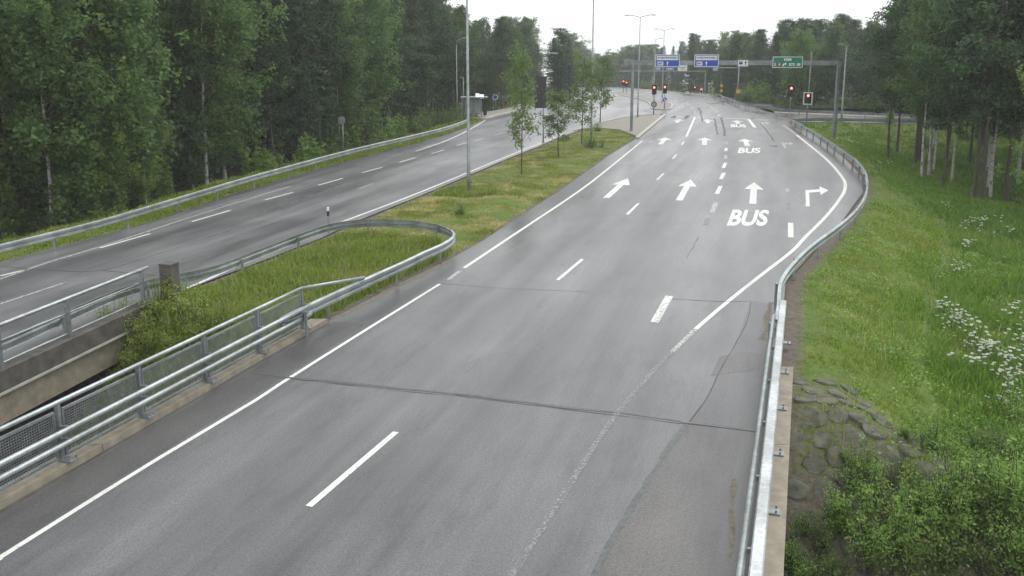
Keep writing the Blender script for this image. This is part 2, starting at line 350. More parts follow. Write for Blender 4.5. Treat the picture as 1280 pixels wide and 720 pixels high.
# ------------------------------------------------------------------ roads
from mathutils.geometry import tessellate_polygon
def sheet(name, poly, mat, dz=0.0, parent=None, sub=0):
    """flat polygon laid on the road level; long edges are split so it follows the fall of the far road"""
    pts = []
    for i in range(len(poly)):
        a, b = np.array(poly[i][:2]), np.array(poly[(i+1) % len(poly)][:2]); n = 1
        if max(a[1], b[1]) > 112 and sub: n = max(1, int(np.linalg.norm(b-a)/sub))
        pts += [a+(b-a)*k/n for k in range(n)]
    mb = MB(); vs = [(p[0], p[1], zroad(p[1])+dz) for p in pts]
    tris = tessellate_polygon([[Vector((p[0], p[1], 0)) for p in pts]])
    fs = []
    for t in tris:
        a, b, c = (np.array(vs[i]) for i in t); nz = np.cross(b-a, c-a)[2]
        fs.append(tuple(t) if nz > 0 else tuple(t)[::-1])
    mb.add(vs, fs); o = mb.build(name, mat, parent)
    if not parent: o['kind'] = 'structure'
    return o
def gridsheet(name, poly, mat, step=3.0):
    import bmesh
    xs = [p[0] for p in poly]; ys = [p[1] for p in poly]; bm = bmesh.new()
    f = bm.faces.new([bm.verts.new((p[0], p[1], 0)) for p in poly]); bmesh.ops.triangulate(bm, faces=[f])
    for y in np.arange(118, max(ys), 6.0):
        bmesh.ops.bisect_plane(bm, geom=bm.verts[:]+bm.edges[:]+bm.faces[:], plane_co=(0, y, 0), plane_no=(0, 1, 0))
    for v in bm.verts: v.co.z = zroad(v.co.y)
    bmesh.ops.recalc_face_normals(bm, faces=bm.faces)
    if sum(f.normal.z for f in bm.faces) < 0: bmesh.ops.reverse_faces(bm, faces=bm.faces)
    me = bpy.data.meshes.new(name); bm.to_mesh(me); bm.free(); me.materials.append(mat)
    o = bpy.data.objects.new(name, me); COL.objects.link(o); o['kind'] = 'structure'; return o
road = sheet('road_right', MAIN, M['asphalt']); roadL = gridsheet('road_left', LEFT, M['asphalt_left']); junc = gridsheet('road_junction', JUNC, M['asphalt'])
# strips painted or sealed on the road
def strip(name, pts, w, mat, parent, dz=.004, jit=0.0, px=True, wend=None):
    P = [np.array(g2(*p)) if px else np.array(p[:2], float) for p in pts]
    if jit or len(P) > 2: P = [p[:2] for p in smooth_path([(*p, 0) for p in P], .35 if jit else .8)]
    n = len(P); l, r = [], []; off = 0.0
    for i, p in enumerate(P):
        d = P[min(i+1, n-1)]-P[max(i-1, 0)]; d /= np.linalg.norm(d)+1e-9; q = np.array((d[1], -d[0]))
        ww = w if wend is None else w+(wend-w)*i/(n-1)
        if jit: off = .8*off+random.uniform(-jit, jit); ww *= random.uniform(.5, 1.5)
        l.append(p-q*ww/2+q*off); r.append(p+q*ww/2+q*off)
    mb = MB(); vs = [(a[0], a[1], zroad(a[1])+dz) for a in l]+[(a[0], a[1], zroad(a[1])+dz) for a in r]
    mb.add(vs, [(i, n+i, n+i+1, i+1) for i in range(n-1)]); return mb.build(name, mat, parent)
P_, Wn, Fa = M['paint'], M['paint_worn'], M['paint_faint']
# repaired strips of asphalt, cracks and sand (below the paint)
strip('asphalt_patch', [(-13.4, -3.5), (-8.05, 12.9), (-5.35, 21.0), (-4.6, 23.6)], .95, M['asphalt_patch'], road, .003, px=False)
strip('asphalt_patch', [(900, 800), (948, 530), (955, 470), (962, 425), (968, 392)], .55, M['asphalt_patch'], road, .003)
def patch(pts, mat, dz=.002): return sheet('asphalt_patch', [g2(*p) for p in pts], mat, dz, road)
patch([(938, 376), (922, 425), (905, 456), (882, 497), (861, 527), (900, 532), (945, 539), (955, 470), (962, 425), (966, 380)], M['asphalt_dark'])
patch([(858, 531), (812, 598), (772, 664), (730, 740), (905, 740), (930, 620), (946, 541)], M['asphalt_brown'])
patch([(900, 446), (925, 440), (952, 442), (949, 462), (915, 466), (888, 470)], M['asphalt_brown'], .0045)
strip('sand_deposit', [(912, 700), (918, 655), (926, 600)], .10, M['sand'], road, .0035, jit=.05)
strip('sand_deposit', [(952, 425), (958, 400), (965, 378)], .16, M['sand'], road, .0045, jit=.05)
strip('sand_deposit', [(402, 403), (440, 388), (500, 356), (560, 328)], .20, M['sand'], road, .0035, jit=.06)
strip('crack_seal', [(330, 471), (420, 478), (500, 486), (560, 492), (660, 503), (770, 516), (850, 528)], .09, M['seal'], road, .0055, jit=.03)
strip('crack', [(318, 468), (380, 476), (430, 481), (520, 491), (570, 495)], .02, M['tar'], road, .007, jit=.02)
strip('crack', [(570, 494), (660, 506), (770, 519), (850, 530)], .018, M['tar'], road, .007, jit=.015)
strip('crack', [(850, 528), (900, 533), (945, 540)], .038, M['tar'], road, .007, jit=.02)
strip('crack_seal', [(730, 740), (770, 665), (810, 600), (835, 560), (858, 530)], .085, M['seal'], road, .0055, jit=.012)
strip('crack', [(862, 526), (885, 495), (905, 455), (920, 430), (935, 400), (938, 378)], .02, M['tar'], road, .007, jit=.012)
strip('crack', [(548, 354), (600, 358), (640, 361), (720, 364), (740, 365)], .022, Fa, road, .007, jit=.015)
strip('crack', [(858, 322), (868, 306), (874, 296)], .025, M['seal'], road, .007, jit=.03)
strip('crack', [(840, 374), (900, 377), (940, 377)], .025, M['tar'], road, .007, jit=.015)
for pts, w in (([(841, 147.6), (844, 144.6)], .45), ([(856.5, 149), (860, 144.3)], .45), ([(893, 148), (896, 163), (897, 168)], .16), ([(901, 147), (905, 160), (906, 170)], .22), ([(875, 141), (877, 146), (878, 152)], .16), ([(951, 155), (958, 163), (968, 177)], .14), ([(966, 182), (970, 183.5)], .5), ([(873, 135), (877, 141)], .3)):
    strip('crack', pts, w, M['tar'], junc if pts[0][1] < 147 else road, .007, jit=.02)
strip('crack', [(0, 333), (60, 338), (127, 338), (200, 316), (288, 288)], .035, M['tar'], roadL, .006, jit=.02)
strip('crack', [(127, 338), (235, 349)], .03, M['tar'], roadL, .007, jit=.02)
# edge lines
strip('edge_line', [(-14.6, -7.9), (-7.73, 11.98)], .15, P_, road, px=False)
strip('edge_line', [(0, 697), (100, 634), (200, 572), (320, 500), (347, 482), (450, 417), (550, 355)], .105, P_, road)
strip('edge_line', [(560, 350), (575, 339)], .15, Wn, road)
strip('edge_line', [(580, 335), (640, 295), (725, 238), (765, 207), (803, 176)], .14, P_, road)
strip('edge_line', [(870, 411), (905, 381), (950, 345), (990, 314), (1006, 297), (1033, 270), (1051, 247), (1056.5, 234), (1053, 222), (1035, 201), (1013, 182.5), (996, 169)], .13, P_, road, wend=.22)
strip('edge_line', [(996, 169), (985, 160.5), (979, 157)], .18, Wn, road)
strip('edge_line', [(870, 411), (840, 440)], .13, Wn, road)
strip('edge_line', [(840, 440), (800, 482), (760, 532), (700, 625), (640, 720), (600, 800)], .125, Fa, road)
strip('edge_line', [(-12.6, 19.0), g2(60, 428), g2(225, 364), g2(320, 322), g2(385, 293), g2(442, 272), g2(527, 239.5), g2(640, 193), g2(673, 180), g2(705, 167)], .14, P_, roadL, px=False)
strip('edge_line', [(0, 349), (60, 328), (130, 307), (240, 271), (320, 246), (363, 233)], .12, Wn, roadL)
strip('edge_line', [(520, 189), (560, 175), (587, 162), (607, 150)], .16, P_, roadL)
# lane dashes
def dash(a, b, w, m=None, parent=None): strip('lane_dash', [a, b], w, m or P_, parent or road)
for a, b in (((386, 633), (495, 540)), ((697, 350), (728, 324)), ((784, 268), (798, 254.3)), ((821.3, 224.7), (829.7, 216.7)), ((841, 198.5), (845.6, 193)), ((852, 181), (855, 177))): dash(a, b, .13)
dash((818, 403), (836.7, 370), .24, M['paint_mid']); dash((988.5, 296.6), (988.3, 278.6), .22); dash((985.5, 262), (985.5, 254), .18, Fa); dash((984, 240), (984, 236), .2, Wn)
for a, b, m in (((890, 265.8), (895, 253), Wn), ((896, 242.5), (900.8, 232.5), P_), ((901, 224), (905, 216), P_), ((904, 210), (907, 203.5), P_), ((907, 198.5), (907.2, 194), Wn), ((907, 188.7), (908, 185), P_), ((907.5, 180), (908, 177.5), Wn), ((882, 281), (886, 273), Fa)): dash(a, b, .22, m)
strip('lane_line', [(858, 170.6), (864, 157), (868.7, 146.3)], .2, P_, road)
strip('lane_line', [(811, 178), (816, 175.6)], .22, Wn, road); strip('lane_line', [(816, 175.6), (830.6, 159)], .18, Fa, road)
strip('lane_line', [(935.6, 149), (943.8, 159.4)], .3, P_, road)
strip('stop_line', [(843, 145.9), (867, 146.4)], .35, P_, road); strip('stop_line', [(871, 146.3), (897, 147.2)], .35, P_, road)
strip('stop_line', [(904, 147.6), (935, 148.8)], .4, P_, road); strip('stop_line', [(943, 149.6), (961, 150.4)], .35, P_, road)
for a, b in (((900, 146), (898, 143)), ((897, 141), (893.5, 137.5)), ((892, 136), (888, 133)), ((885, 131.5), (880, 128.5)), ((868.7, 141.5), (868.3, 139)), ((866, 136), (864, 133)), ((861, 131), (857, 128.5))): dash(a, b, .3, Wn, junc)
for a, b in (((0, 345), (33, 337)), ((125, 310), (188, 292)), ((240, 277), (288, 263)), ((331, 250), (366, 240.5)), ((398, 231.5), (428, 223)), ((453, 216), (478, 209)), ((499, 203), (520, 197)), ((539, 192), (555, 187.5)), ((570, 182), (585, 178)), ((593, 176), (605, 173)), ((618, 169), (632, 165.5))): dash(a, b, .13, P_, roadL)
dash((0, 380), (82, 353), .10, Wn, roadL)
for a, b in (((545, 206), (562, 200.5)), ((448, 236), (468, 229)), ((600, 187), (612, 183.5)), ((725, 150), (735, 147)), ((745, 143), (756, 140)), ((762, 138), (768, 135.5))): dash(a, b, .13, Wn, roadL if a[0] < 700 else junc)
strip('edge_line', [(700, 153), (730, 141), (752, 130), (768, 121), (776, 115)], .14, Wn, junc)
# crosswise faint stripe at the junction and kerb lines
def poly_on_road(name, uv, quad, mat, parent, dz=.0045):
    """uv outline(s) in 0..1 mapped onto a four-sided patch of road: quad = bl, br, tr, tl"""
    q = [np.array(g2(*p)) for p in quad]; mb = MB()
    for V, FS in uv:
        vs = []
        for u, v in V:
            p = (q[0]*(1-u)+q[1]*u)*(1-v)+(q[3]*(1-u)+q[2]*u)*v; vs.append((p[0], p[1], zroad(p[1])+dz))
        mb.add(vs, FS)
    o = mb.build(name, mat, parent); return o
def arrow(tail, tip, parent, mat=None, w=.17, hw=.52, hl=.36):
    a, b = np.array(g2(*tail)), np.array(g2(*tip)); d = b-a; L = np.linalg.norm(d); d /= L; n = np.array((d[1], -d[0])); h = L*(1-hl)
    pts = [a-n*w, a+n*w, a+d*h+n*w, a+d*h+n*hw, b, a+d*h-n*hw, a+d*h-n*w]
    mb = MB().add([(p[0], p[1], zroad(p[1])+.0045) for p in pts], [(0, 1, 2, 6), (5, 6, 2, 3, 4)]); return mb.build('arrow_marking', mat or P_, parent)
for a, b in (((757.5, 247.5), (785, 223)), ((849, 250.5), (863.7, 224.5)), ((941, 254.8), (942.8, 228))): arrow(a, b, road)
for a, b in (((825.3, 180.5), (832.6, 172)), ((880.4, 181.2), (881, 172)), ((934.6, 182.6), (930.6, 173.6))): arrow(a, b, road, w=.2, hw=.65)
for a, b in (((845.8, 153.4), (849.6, 148.9)), ((884.8, 154), (884.4, 148.9)), ((922.5, 154.8), (920.2, 150.4))): arrow(a, b, road, M['paint_mid'], w=.22, hw=.7, hl=.5)
def turn_arrow(stem, head, mat=None):
    """outline of the bent shaft (outer foot, inner foot, inner bend, shaft end low, shaft end high, outer bend) and the head"""
    z = lambda p: (*g2(*p), zroad(g2(*p)[1])+.0045); mb = MB()
    mb.add([z(p) for p in stem], [(0, 1, 2, 5), (5, 2, 3, 4)]); mb.add([z(p) for p in head], [(0, 1, 2)])
    return mb.build('arrow_marking', mat or P_, road)
turn_arrow([(1007.4, 258), (1012.2, 258), (1011.4, 240.8), (1025, 239.9), (1024.7, 236.6), (1006.8, 238)], [(1024.3, 232.9), (1025.8, 243.6), (1035.5, 238)])
turn_arrow([(980.3, 185), (983.3, 185), (980.5, 180.6), (987, 180.0), (986.6, 178.8), (976.3, 178.9)], [(986.2, 177.6), (987.2, 181.4), (992.3, 179.2)], Wn)
turn_arrow([(952.6, 156.6), (954.8, 156.6), (954.0, 154.4), (958.5, 154.1), (958.3, 153.2), (951.8, 153.2)], [(958.0, 152.5), (958.8, 155), (962.6, 153.6)], Wn)
DG = None
def text_shape(s, bold=.02):
    cu = bpy.data.curves.new('lettering', 'FONT'); cu.body = s; cu.offset = bold; cu.resolution_u = 4; o = bpy.data.objects.new('lettering', cu); COL.objects.link(o)
    bpy.context.view_layer.update(); me = bpy.data.meshes.new_from_object(o.evaluated_get(bpy.context.evaluated_depsgraph_get()))
    V = [(v.co.x, v.co.y) for v in me.vertices]; FS = [tuple(p.vertices) for p in me.polygons]
    bpy.data.objects.remove(o); bpy.data.curves.remove(cu); bpy.data.meshes.remove(me)
    x0, x1 = min(v[0] for v in V), max(v[0] for v in V); y0, y1 = min(v[1] for v in V), max(v[1] for v in V)
    return [((v[0]-x0)/(x1-x0), (v[1]-y0)/(y1-y0)) for v in V], FS
BUS = text_shape('BUS', .035)
poly_on_road('bus_lettering', [BUS], [(908, 282.5), (958, 282.5), (962.5, 262.5), (916, 262)], P_, road)
poly_on_road('bus_lettering', [BUS], [(922, 191.5), (950, 191.5), (951, 185), (924, 184.6)], P_, road)
poly_on_road('bus_lettering', [BUS], [(913.5, 159), (933, 159.2), (931.5, 155.5), (913.8, 155.2)], P_, road)
# kerbs, paved median tip, islands, platform
def kerb(name, pts, w=.16, h=.12, mat=None, px=True):
    P = smooth_path([g(*p) if px else p for p in pts], 1.2)
    return tag(MB().sweep(P, [(-w/2, -.1), (w/2, -.1), (w/2, h*.8), (w/2-.03, h), (-w/2, h)]).build(name, mat or M['concrete_white']), kind='structure')
def raised(name, pts, h, mat):
    P = [np.array(g2(*p)) for p in pts]; mb = MB(); n = len(P)
    mb.add([(p[0], p[1], zroad(p[1])-.1) for p in P]+[(p[0], p[1], zroad(p[1])+h) for p in P], [tuple(range(n, 2*n))]+[(i, (i+1) % n, n+(i+1) % n, n+i) for i in range(n)])
    return tag(mb.build(name, mat), kind='structure')
raised('median_paving', [(797, 172), (829, 145), (822, 143.7), (788, 146.8), (751, 154.8), (720, 163.5), (741, 160.5), (775, 163)], .10, M['paving'])
kerb('kerb', [(796, 173.5), (812, 160), (831, 144)], .3, .14)
kerb('kerb', [(831, 144), (824, 143.3), (787, 146.4), (750, 154.4), (718, 164)], .2, .12)
isl = [(815, 136.3), (822, 137.3), (832, 137.5), (839, 136), (839, 130), (828, 127.6), (815, 124.5), (800, 121.5), (785, 117.8), (772, 116), (774, 118.6), (790, 122.5), (805, 126), (812, 130)]
raised('traffic_island', isl, .12, M['paving']); kerb('kerb', isl+[isl[0]], .22, .14)
raised('bus_stop_platform', [(597, 147.5), (607, 148.5), (622, 144.2), (640, 140.4), (672, 132.5), (668, 130.5), (640, 135.5), (615, 140), (597, 142)], .14, M['paving'])
kerb('kerb', [(590, 148.3), (607, 148.6), (622, 144.4), (640, 140.6), (672, 132.7)], .25, .16)
kerb('kerb', [(1150, 148.8), (1070, 146), (968, 141.6)], .3, .12)
kerb('kerb', [(890, 122), (857, 117.2), (832, 113.8)], .4, .14)
raised('footway', [(968, 141.2), (1070, 145.6), (1150, 148.4), (1150, 147), (1070, 144.4), (968, 140.2)], .10, M['paving'])
raised('footway', [(895, 121.4), (857, 116.9), (857, 114.6), (898, 118.5)], .10, M['paving'])
tag(MB().box((9, 2, -5.72), (150, 9, .06), R(-16)).build('underpass_road', M['asphalt_patch']), kind='structure')
# ------------------------------------------------------------------ bridges
KB = lambda y: -8.21+(y-15.1)*.3307                               # line of the railing posts, median side
RB = lambda y: 6.22+(y-19.38)*.334                                # line of the railing posts, outer side
br = thing('road_bridge', 'concrete road bridge carrying the right carriageway in the foreground, with narrow raised edge beams', 'bridge', (-3, 5, 0))
hb = lambda x0, x1, z0, z1, y0, y1, fx: [(fx(y0)+x0, y0, z0), (fx(y0)+x1, y0, z0), (fx(y1)+x1, y1, z0), (fx(y1)+x0, y1, z0)] and ([(fx(y0)+x0, y0, z0), (fx(y0)+x1, y0, z0), (fx(y1)+x1, y1, z0), (fx(y1)+x0, y1, z0)], [(fx(y0)+x0, y0, z1), (fx(y0)+x1, y0, z1), (fx(y1)+x1, y1, z1), (fx(y1)+x0, y1, z1)])
for fx, x0, x1, ye in ((KB, -.26, .20, 23.6), (RB, -.10, .36, 19.8)):
    ys = [-25.0]
    while ys[-1] < ye-6: ys.append(ys[-1]+5.8)
    ys.append(ye); mb = MB()
    for a, b in zip(ys, ys[1:]): mb.hexa(*hb(x0, x1, -.55, .12, a+.01, b-.01, fx))
    mb.build('edge_beam', M['concrete'], br)
a0, a1 = -25.0, 19.0
mb = MB(); b4 = [(KB(a0)-.1, a0, -1.1), (RB(a0)+.2, a0, -1.1), (RB(18.2)+.2, 18.2, -1.1), (KB(21.6)-.1, 21.6, -1.1)]
mb.hexa(b4, [(x, y, -.03) for x, y, z in b4]); mb.build('deck', M['concrete_dark'], br)
# left bridge
LE = lambda y: -12.0+(y-19.64)*.21
bl = thing('road_bridge', 'weathered concrete bridge carrying the left carriageway, with a pale ledge along its girder', 'bridge', (-16, 15, 0))
mb = MB()
for a, b in ((-20, 4.0), (4.02, 12.0), (12.02, 18.3), (18.32, 25.6)): mb.hexa(*hb(-.35, .12, -.34, .16, a, b, LE))
mb.build('edge_beam', M['concrete_dark'], bl)
MB().hexa(*hb(-.3, .16, -.40, -.345, -20, 25.6, LE)).build('ledge', M['concrete_white'], bl)
MB().hexa(*hb(-.35, .02, -1.15, -.405, -20, 24.2, LE)).build('girder', M['concrete'], bl)
b4 = [(-34, -20, -1.0), (LE(-20)-.36, -20, -1.0), (LE(24)-.36, 24, -1.0), (-19, 29, -1.0)]
MB().hexa(b4, [(x, y, -.03) for x, y, z in b4]).build('deck', M['concrete_dark'], bl)
pl = g(213, 381); pb = thing('concrete_pillar', 'dark weathered concrete block pillar ending the left bridge railing', 'pillar', (pl[0], pl[1], 0))
MB().box((pl[0]+.08, pl[1]-.1, .39), (.42, .36, 1.80), R(-16)).build('block', M['concrete_dark'], pb)
MB().box((pl[0]+.08, pl[1]-.1, 1.305), (.45, .39, .04), R(-16)).build('cap', M['concrete_dark'], pb)
# ------------------------------------------------------------------ railings
def railing(label, fx, y0, y1, ys, zt, side, ps, mesh=True, name='bridge_railing', tubes=(.52, .76), topw=.09):
    """posts on base plates, top handrail, mesh panels between the posts, two tubes on the road side (side = +1: road at +x)"""
    t = thing(name, label, 'railing', (fx(ys[len(ys)//2]), ys[len(ys)//2], .12)); an = math.atan(.331)
    P = lambda y, dx=0, z=0: (fx(y)+dx, y, z)
    for y in ys:
        p = MB(); p.bar(P(y, 0, .10), P(y, 0, zt-.03), .07, .10); po = p.build('post', M['steel'], t)
        b = MB(); b.box(P(y, .10*ps, .135), (.30, .20, .03), -an)
        for q in (-.08, .08): b.tube([P(y+q, .19*ps, .13), P(y+q, .19*ps, .19)], .018, 6)
        b.build('base_plate', M['steel_dark'], po)
        for z in tubes: MB().bar(P(y, 0, z), P(y, .17*side, z), .05, .08).build('bracket', M['steel'], po)
    if topw > .15: MB().sweep([P(y, 0, zt) for y in np.linspace(y0, y1, 30)], [(-topw/2, -.05), (topw/2, -.05), (topw/2, .01), (topw/2-.02, .03), (-topw/2+.02, .03), (-topw/2, .01)]).build('handrail', M['steel_top'], t)
    else: MB().tube([P(y, 0, zt) for y in np.linspace(y0, y1, 30)], topw/2, 10).build('handrail', M['steel_white'], t, True)
    for z in tubes: MB().tube([P(y, .22*side, z) for y in np.linspace(y0, y1 if topw < .15 else y1, 24)], .057, 10).build('guard_tube', M['steel_white'], t, True)
    if mesh:
        yy = sorted(ys)
        for a, b in zip(yy, yy[1:]):
            pn = MB(); A, B = a+.09, b-.09; z0, z1 = .20, zt-.16
            for z in (z0, z1): pn.bar(P(A, 0, z), P(B, 0, z), .04, .05)
            for y in (A, B): pn.bar(P(y, 0, z0), P(y, 0, z1), .04, .05)
            fr = pn.build('panel_frame', M['steel'], t); w = MB()
            for z in np.arange(z0+.05, z1, .05): w.bar(P(A, 0, z), P(B, 0, z), .007, .010)
            for y in np.arange(A+.05, B, .05): w.bar(P(y, .004, z0), P(y, .004, z1), .007, .010)
            w.build('wire_mesh', M['steel_dark'], fr)
    return t
ysL = [22.75-1.955*k for k in range(16)]
rl = railing('galvanised bridge railing with wire mesh panels and two guard tubes, left of the near roadway', KB, -7.0, 22.75, ysL, 1.24, +1, +1)
p0 = np.array((KB(22.75), 22.75, 1.24)); p1 = g(455, 347, .78)
MB().tube([p0, p1], .045, 10).build('handrail', M['steel_white'], rl, True)
ysR = [21.5-2.1*k for k in range(14)]
railing('bright galvanised bridge railing with a broad flat top rail, right of the near roadway', RB, -6.0, 21.9, ysR, 1.12, -1, +1, topw=.175, tubes=(.72,))
# left bridge railing: open, three rails
t = thing('bridge_railing', 'open galvanised railing with horizontal rails on the left bridge, ending at a concrete pillar', 'railing', (LE(20), 20, .16))
yl = [25.0, 21.9, 19.6, 17.3, 15.0, 12.7, 10.4, 8.1, 5.8]
for y in yl: MB().bar((LE(y)-.08, y, .14), (LE(y)-.08, y, 1.16), .09, .13).build('post', M['steel'], t)
MB().tube([(LE(y)-.08, y, 1.18) for y in np.linspace(4, 25.3, 20)], .055, 10).build('handrail', M['steel_white'], t, True)
for z, r_ in ((.80, .028), (.26, .028)): MB().tube([(LE(y)-.08, y, z) for y in np.linspace(4, 25.2, 20)], r_, 8).build('rail', M['steel'], t, True)
# ------------------------------------------------------------------ guardrails
WB = [(0, 0), (.075, .03), (.075, .10), (.0, .135), (.0, .175), (.075, .21), (.075, .28), (0, .31), (-.018, .31), (.055, .275), (.055, .215), (-.018, .178), (-.018, .132), (.055, .095), (.055, .035), (-.018, 0)]
def guardrail(label, top, spacing, flip=False, gap=None, zt=.75, mat=None, embed=True, group=None):
    """W-beam rail along the top-edge path (world x, y; z over the local road level), posts behind it"""
    P = smooth_path(top, .5); prof = WB if not flip else [(-a, b) for a, b in WB][::-1]
    m = len(P)//2; t = thing('guardrail', label, 'guardrail', (P[m][0], P[m][1], P[m][2]-zt), group)
    MB().sweep([p-np.array((0, 0, .31)) for p in P], prof).build('rail', mat or M['steel_white'], t)
    s = 0.0; nxt = .4; js = 2.2
    for i in range(1, len(P)):
        s += np.linalg.norm(P[i]-P[i-1])
        if s >= js and i+1 < len(P):
            js += 4.0; dd = P[i+1]-P[i-1]; dd[2] = 0; dd /= np.linalg.norm(dd)+1e-9; rr_ = np.array((dd[1], -dd[0], 0))*(.004 if not flip else -.004)
            MB().sweep([P[i]-dd*.16+rr_-np.array((0, 0, .312)), P[i]+dd*.16+rr_-np.array((0, 0, .312))], prof).build('splice', M['steel'], t)
        if s >= nxt:
            nxt += spacing; d = P[i]-P[i-1]; d[2] = 0; d /= np.linalg.norm(d)+1e-9; r = np.array((d[1], -d[0], 0))*(-1 if not flip else 1); p = P[i]+r*.09
            zb = max(min(h1(p[0], p[1]), P[i][2]-zt)-.15, P[i][2]-zt-.35)
            q = MB(); q.bar((p[0], p[1], zb), (p[0], p[1], P[i][2]-.06), .06, .11); q.bar(P[i]-np.array((0, 0, .155)), p-np.array((0, 0, .155)), .05, .08); q.build('post', M['steel'], t)
    return t
G = lambda L, z=.75: [g(a, b, z) for a, b in L]
loop = [(LE(y)-.55, y, z) for y, z in ((4.0, .62), (12.0, .62), (20.0, .62), (25.0, .68))]+G([(262, 334), (320, 313), (370, 294), (410, 280.5), (440, 275.5), (480, 274), (520, 276), (548, 281), (564, 288), (566, 295), (553, 304), (530, 314), (507, 325), (453, 349), (400, 373), (350, 397)])+[(KB(22.4)+.22, 22.4, .76)]
guardrail('galvanised guardrail looping round the tall grass at the near end of the median', loop, 3.6, flip=True)
right = [(RB(21.0)-.22, 21.0, .72), (RB(22.6)-.16, 22.6, .73)]+G([(975, 352), (990, 329), (1015, 305), (1048, 281), (1068, 263.5), (1079.5, 247), (1083.5, 232), (1081.5, 215), (1071, 200.5), (1058, 191), (1042, 180), (1025, 169), (1005, 157.5), (990, 149.3)])
guardrail('long galvanised guardrail curving round the outside of the right-turn lane above the grass slope', right, 3.8, flip=False)
guardrail('short galvanised guardrail along the side road, starting beside the tip of the curved one', G([(990, 149), (1004, 148), (1018, 147.6), (1060, 148), (1150, 150)], .7), 3.8, flip=True, zt=.7)
far = G([(0, 305.3), (120, 276), (200, 253), (290, 226.5), (335, 214), (440, 186.3), (515, 169), (553, 159.8), (573, 153.5), (583, 149.5)])
guardrail('galvanised guardrail along the left carriageway in front of the dense wood', [tuple(far[0]+(far[0]-far[1])*2.2)]+far, 4.0, flip=False)
guardrail('galvanised guardrail along the far kerb of the side road, below the dark pines', G([(903, 119.5), (908, 121.2), (914, 123.4), (927, 128.2), (942, 131), (962, 133.3), (980, 135.4), (1007, 136.9), (1060, 139), (1100, 140.9), (1170, 144)], .8), 4.0, flip=True, zt=.8)
t = thing('guardrail', 'low wire-panel rail at the far corner beyond the junction', 'guardrail', g(897, 120))
q = G([(894, 118.5), (901, 119.0), (904.5, 123)], .9); MB().tube(q, .05, 8).build('rail', M['steel_white'], t, True); MB().tube([p-np.array((0, 0, .45)) for p in q], .04, 8).build('rail', M['steel'], t, True)
for p in q: MB().bar(p-np.array((0, 0, 1.0)), p, .08, .08).build('post', M['steel'], t)
# ------------------------------------------------------------------ street lamps
def lamp(label, px, py, top, arms, head=1, dirx=(1, 0), r=.085, arm=1.8, curve=False, z=None, group='street lamps along the roads'):
    """pole at a photo point; arms = list of -1/+1 along dirx"""
    b = g(px, py) if z is None else np.array(z); d = ray(px, py)
    Yb = b[1]; H_ = top if isinstance(top, float) else (CAMH+(HZ-top[0])*Yb/F*1.0-b[2])
    t = thing('street_lamp', label, 'street lamp', b, group); zt = b[2]+H_
    MB().tube([(b[0], b[1], b[2]-.3), (b[0], b[1], b[2]+1.2), (b[0], b[1], b[2]+1.25), (b[0], b[1], zt)], [r, r, r*.82, r*.5], 10).build('pole', M['steel'], t, True)
    MB().tube([(b[0], b[1], b[2]-.05), (b[0], b[1], b[2]+.12)], r*1.7, 10).build('base', M['steel_dark'], t)
    e = np.array((*dirx, 0.)); e /= np.linalg.norm(e)
    for s in arms:
        p = np.array((b[0], b[1], zt)); 
        if curve: pts = [p, p+(0, 0, .35), p+e*s*.25+(0, 0, .62), p+e*s*.6+(0, 0, .75), p+e*s*arm+(0, 0, .85)]
        else: pts = [p-(0, 0, .05), p+e*s*.3+(0, 0, .06), p+e*s*arm+(0, 0, .22)]
        a = MB().tube(pts, r*.45, 8).build('arm', M['steel'], t, True); q = pts[-1]
        h = MB(); sd = np.array((-e[1], e[0], 0))*.11; l0, l1 = q-e*s*.05, q+e*s*.65
        h.hexa([l0-sd*.6-(0, 0, .04), l0+sd*.6-(0, 0, .04), l1+sd-(0, 0, .05), l1-sd-(0, 0, .05)], [l0-sd*.5+(0, 0, .05), l0+sd*.5+(0, 0, .05), l1+sd*.6+(0, 0, .03), l1-sd*.6+(0, 0, .03)])
        hd = h.build('lamp_head', M['sign_grey'], t)
        c = (l0+l1)/2+e*s*.1; MB().hexa([c-e*.2-sd*.6-(0, 0, .075), c+e*.2-sd*.6-(0, 0, .075), c+e*.2+sd*.6-(0, 0, .075), c-e*.2+sd*.6-(0, 0, .075)], [c-e*.2-sd*.6-(0, 0, .047), c+e*.2-sd*.6-(0, 0, .047), c+e*.2+sd*.6-(0, 0, .047), c-e*.2+sd*.6-(0, 0, .047)]).build('lens', M['lamp_glass'], hd)
    return t
AC = (.955, -.30)
lamp('street lamp pole standing in long grass on the near median, its head above the picture', 586, 242, 11.6, (-1, 1), dirx=AC, r=.105)
lamp('street lamp pole on the median behind the young trees', 739, 176, 11.9, (-1, 1), dirx=AC, r=.10)
lamp('double-armed street lamp on the paved tip of the median', 797, 147.5, (23,), (-1, 1), dirx=AC, arm=1.15)
lamp('double-armed street lamp on the traffic island beyond the junction', 827.5, 129, (39,), (-1, 1), dirx=AC, arm=.95)
lamp('single-armed street lamp on the grass behind the right gantry leg', 1051.5, 153, (58,), (-1,), dirx=(1, 0), arm=.25, r=.10)
lamp('street lamp with a bent arm beside the bus stop on the left', 571.5, 147, (57,), (1,), dirx=(1, -.1), arm=.7, curve=True, r=.08)
lamp('street lamp with a small bent arm standing among the young median trees', 679, 178, (69.5,), (1,), dirx=(1, 0), arm=.55, r=.06)
lamp('far street lamp behind the left blue gantry sign', 817, 120, (50,), (1,), dirx=AC, arm=.8, r=.09, z=g(817, 121))
